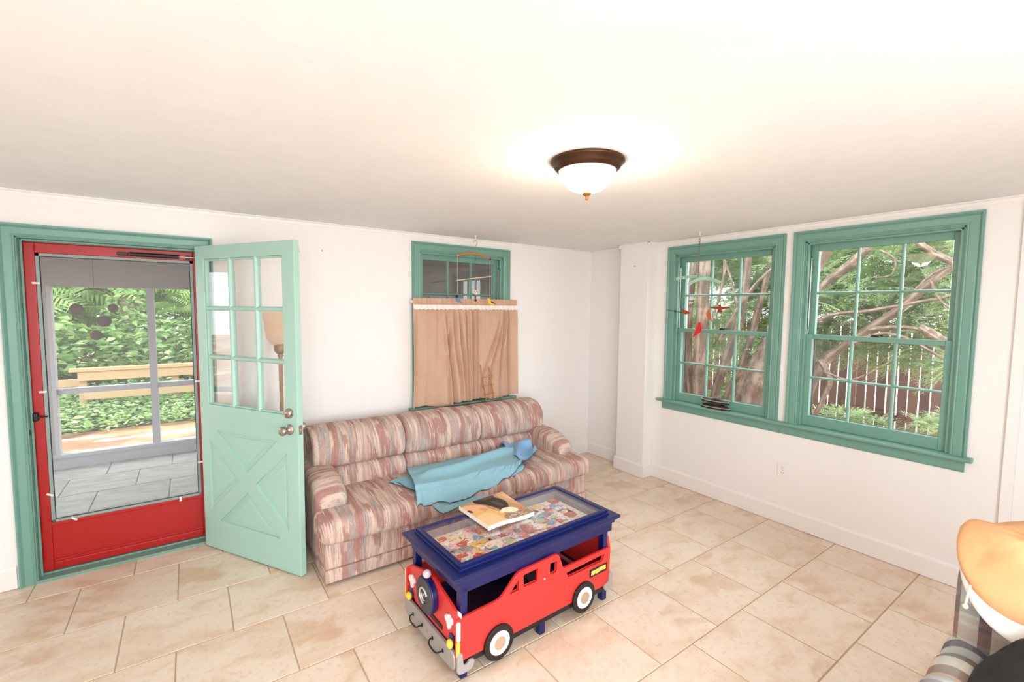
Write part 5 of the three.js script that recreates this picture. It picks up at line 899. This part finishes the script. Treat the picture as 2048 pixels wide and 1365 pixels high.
{
  const T = thing('yew_tree', 'many-stemmed yew filling the window beside the boxed corner', 'tree', [0, 0, 0]);
  for (const [pts, r0, r1, x, d] of [
    [[[1402, 1010], [1400, 800], [1402, 700], [1406, 600], [1409, 500], [1412, 400]], 0.1, 0.07, 5.6], [[[1392, 1010], [1383, 800], [1376, 700], [1380, 600], [1392, 500], [1400, 400]], 0.06, 0.04, 5.8, 1],
    [[[1415, 1010], [1428, 800], [1452, 720], [1480, 640], [1492, 560], [1504, 440]], 0.07, 0.04, 5.9], [[[1430, 1000], [1452, 800], [1485, 730], [1512, 640], [1532, 560], [1560, 440]], 0.06, 0.035, 6.1],
    [[[1470, 1000], [1500, 820], [1525, 740], [1552, 670], [1590, 600], [1650, 500]], 0.15, 0.07, 5.4, 1], [[[1450, 1000], [1474, 810], [1498, 750], [1535, 685], [1575, 640]], 0.09, 0.05, 5.7, 1], [[[1440, 680], [1475, 620], [1520, 560], [1575, 515], [1620, 480]], 0.03, 0.015, 5.7], [[[1400, 700], [1440, 590], [1448, 520], [1430, 480]], 0.02, 0.01, 5.6, 1], [[[1480, 640], [1462, 560], [1440, 500], [1420, 470]], 0.018, 0.008, 5.8, 1],
    [[[1395, 900], [1370, 760], [1350, 660], [1330, 560]], 0.06, 0.04, 5.9]]) add(T, 'stem', stem(pts, r0, r1, x), barkM);
  for (const [px, py, x, r, n] of [[1500, 520, 6.6, [0.7, 0.55, 0.9], 700], [1430, 500, 6.6, [0.7, 0.5, 0.7], 420], [1540, 620, 6.8, [0.6, 0.5, 0.6], 500], [1470, 640, 7.2, [0.6, 0.5, 0.7], 300], [1550, 700, 6.6, [0.6, 0.35, 0.5], 260], [1400, 640, 7.2, [0.5, 0.7, 0.5], 220], [1470, 805, 6.6, [0.5, 0.16, 0.8], 260], [1450, 720, 7.6, [0.5, 0.5, 0.9], 260]]) foliage(T, 'foliage', sprayGeo, n, () => inBall(at(px, py, x), r), [0.14, 0.3], YEW, 0.5);
}
{
  const T = thing('yew_tree', 'spreading yew with long bare limbs in front of the fence', 'tree', [0, 0, 0]);
  for (const [pts, r0, r1, x, d] of [
    [[[1530, 1020], [1590, 860], [1640, 735], [1690, 690], [1790, 625], [1850, 575], [1920, 520]], 0.07, 0.03, 5.9], [[[1600, 670], [1650, 634], [1740, 622], [1830, 606], [1900, 592], [1990, 560]], 0.022, 0.012, 5.6], [[[1600, 640], [1655, 565], [1700, 530], [1745, 490], [1830, 430]], 0.06, 0.035, 5.9],
    [[[1800, 455], [1860, 502], [1940, 540], [2010, 570]], 0.025, 0.035, 5.5, 1], [[[1990, 770], [1930, 715], [1880, 680], [1840, 655]], 0.07, 0.03, 5.2, 1], [[[1700, 690], [1760, 668], [1810, 676], [1890, 720], [1930, 740]], 0.018, 0.009, 5.5, 1], [[[1740, 660], [1790, 655], [1840, 660], [1900, 690]], 0.025, 0.012, 5.6],
    [[[1640, 720], [1660, 760], [1650, 790], [1620, 850]], 0.03, 0.02, 5.4], [[[1690, 690], [1620, 735], [1580, 790]], 0.04, 0.03, 6.0], [[[1650, 745], [1700, 760], [1760, 735], [1800, 712]], 0.012, 0.006, 5.3], [[[1860, 560], [1880, 600], [1930, 640]], 0.012, 0.006, 5.5, 1], [[[1760, 500], [1790, 520], [1782, 550], [1750, 556]], 0.012, 0.005, 5.6, 1], [[[1830, 580], [1870, 545], [1930, 525]], 0.012, 0.008, 5.5, 1]]) add(T, 'limb', stem(pts, r0, r1, x), barkM);
  for (const [px, py, x, r, n] of [[1680, 610, 6.3, [0.5, 0.35, 0.5], 520], [1700, 540, 6.8, [0.6, 0.25, 0.6], 260], [1860, 620, 6.4, [0.5, 0.4, 0.5], 620], [1760, 600, 6.8, [0.5, 0.25, 0.5], 260], [1900, 480, 6.4, [0.6, 0.35, 0.5], 420], [1660, 500, 6.8, [0.6, 0.3, 0.5], 240], [1780, 470, 6.8, [0.6, 0.3, 0.5], 220], [1860, 560, 7.0, [0.4, 0.25, 0.4], 150], [1720, 690, 6.6, [0.45, 0.2, 0.6], 170], [1800, 715, 6.4, [0.4, 0.15, 0.4], 70], [1890, 735, 6.2, [0.4, 0.12, 0.25], 60], [1680, 840, 7.0, [0.6, 0.12, 0.5], 150], [1885, 845, 7.2, [0.5, 0.1, 0.25], 90], [1760, 870, 7.2, [0.4, 0.06, 0.7], 120], [1640, 690, 6.6, [0.5, 0.2, 0.35], 90]]) foliage(T, 'foliage', sprayGeo, n, () => inBall(at(px, py, x), r), [0.13, 0.28], YEW, 0.5);
}
for (const [label, px, py, r, n] of [['pale tree crown over the fence behind the many-stemmed yew', 1400, 470, [1.0, 1.4, 2.0], 900], ['green tree crown over the fence between both windows', 1560, 500, [1.0, 1.2, 1.6], 700], ['green tree crown over the fence behind the long limbs', 1730, 560, [1.0, 0.7, 1.2], 420], ['green tree crown over the fence at the batten end', 1940, 500, [1.0, 1.0, 1.0], 420]]) {
  const c = onX(px, py, 11), o = thing('tree', label, 'tree', [c.x, GY, c.z]); add(o, 'trunk', bar(V(0, 0, 0), V(0, c.y - GY, 0), 0.13, 10, 0.06), M.bark);
  foliage(o, 'crown', sprayGeo, n, () => inBall([0, c.y - GY, 0], r), [0.3, 0.55], [[0.26, 0.46, 0.13], [0.4, 0.58, 0.22], [0.18, 0.34, 0.1]], 0.5);
}
{
  const G = new THREE.Mesh(box(30, 0.02, 60, 24.2, GY + 0.01, -8), mat(0xd6d3cc, 0.9)); G.name = 'paved_yard'; G.userData = { label: 'pale paved yard beyond the board fence', category: 'ground', kind: 'structure' }; scene.add(G);
}
{
  const o = new THREE.Group(); o.name = 'weed_ground_cover'; o.userData = { label: 'low green weeds along the foot of the fence', category: 'weeds', kind: 'stuff' }; scene.add(o);
  foliage(o, 'leaves', leafGeo, 4200, () => V(rr(5, 8.9), GY + rr(0.0, 0.1), rr(-7, 0.5)), [0.05, 0.1], GREENS, 0.7);
}
scene.traverse((o) => { if (o.isMesh) { o.castShadow = true; o.receiveShadow = true; } if (o.isLight && o.isPointLight) o.castShadow = true; });
renderer.render(scene, camera);
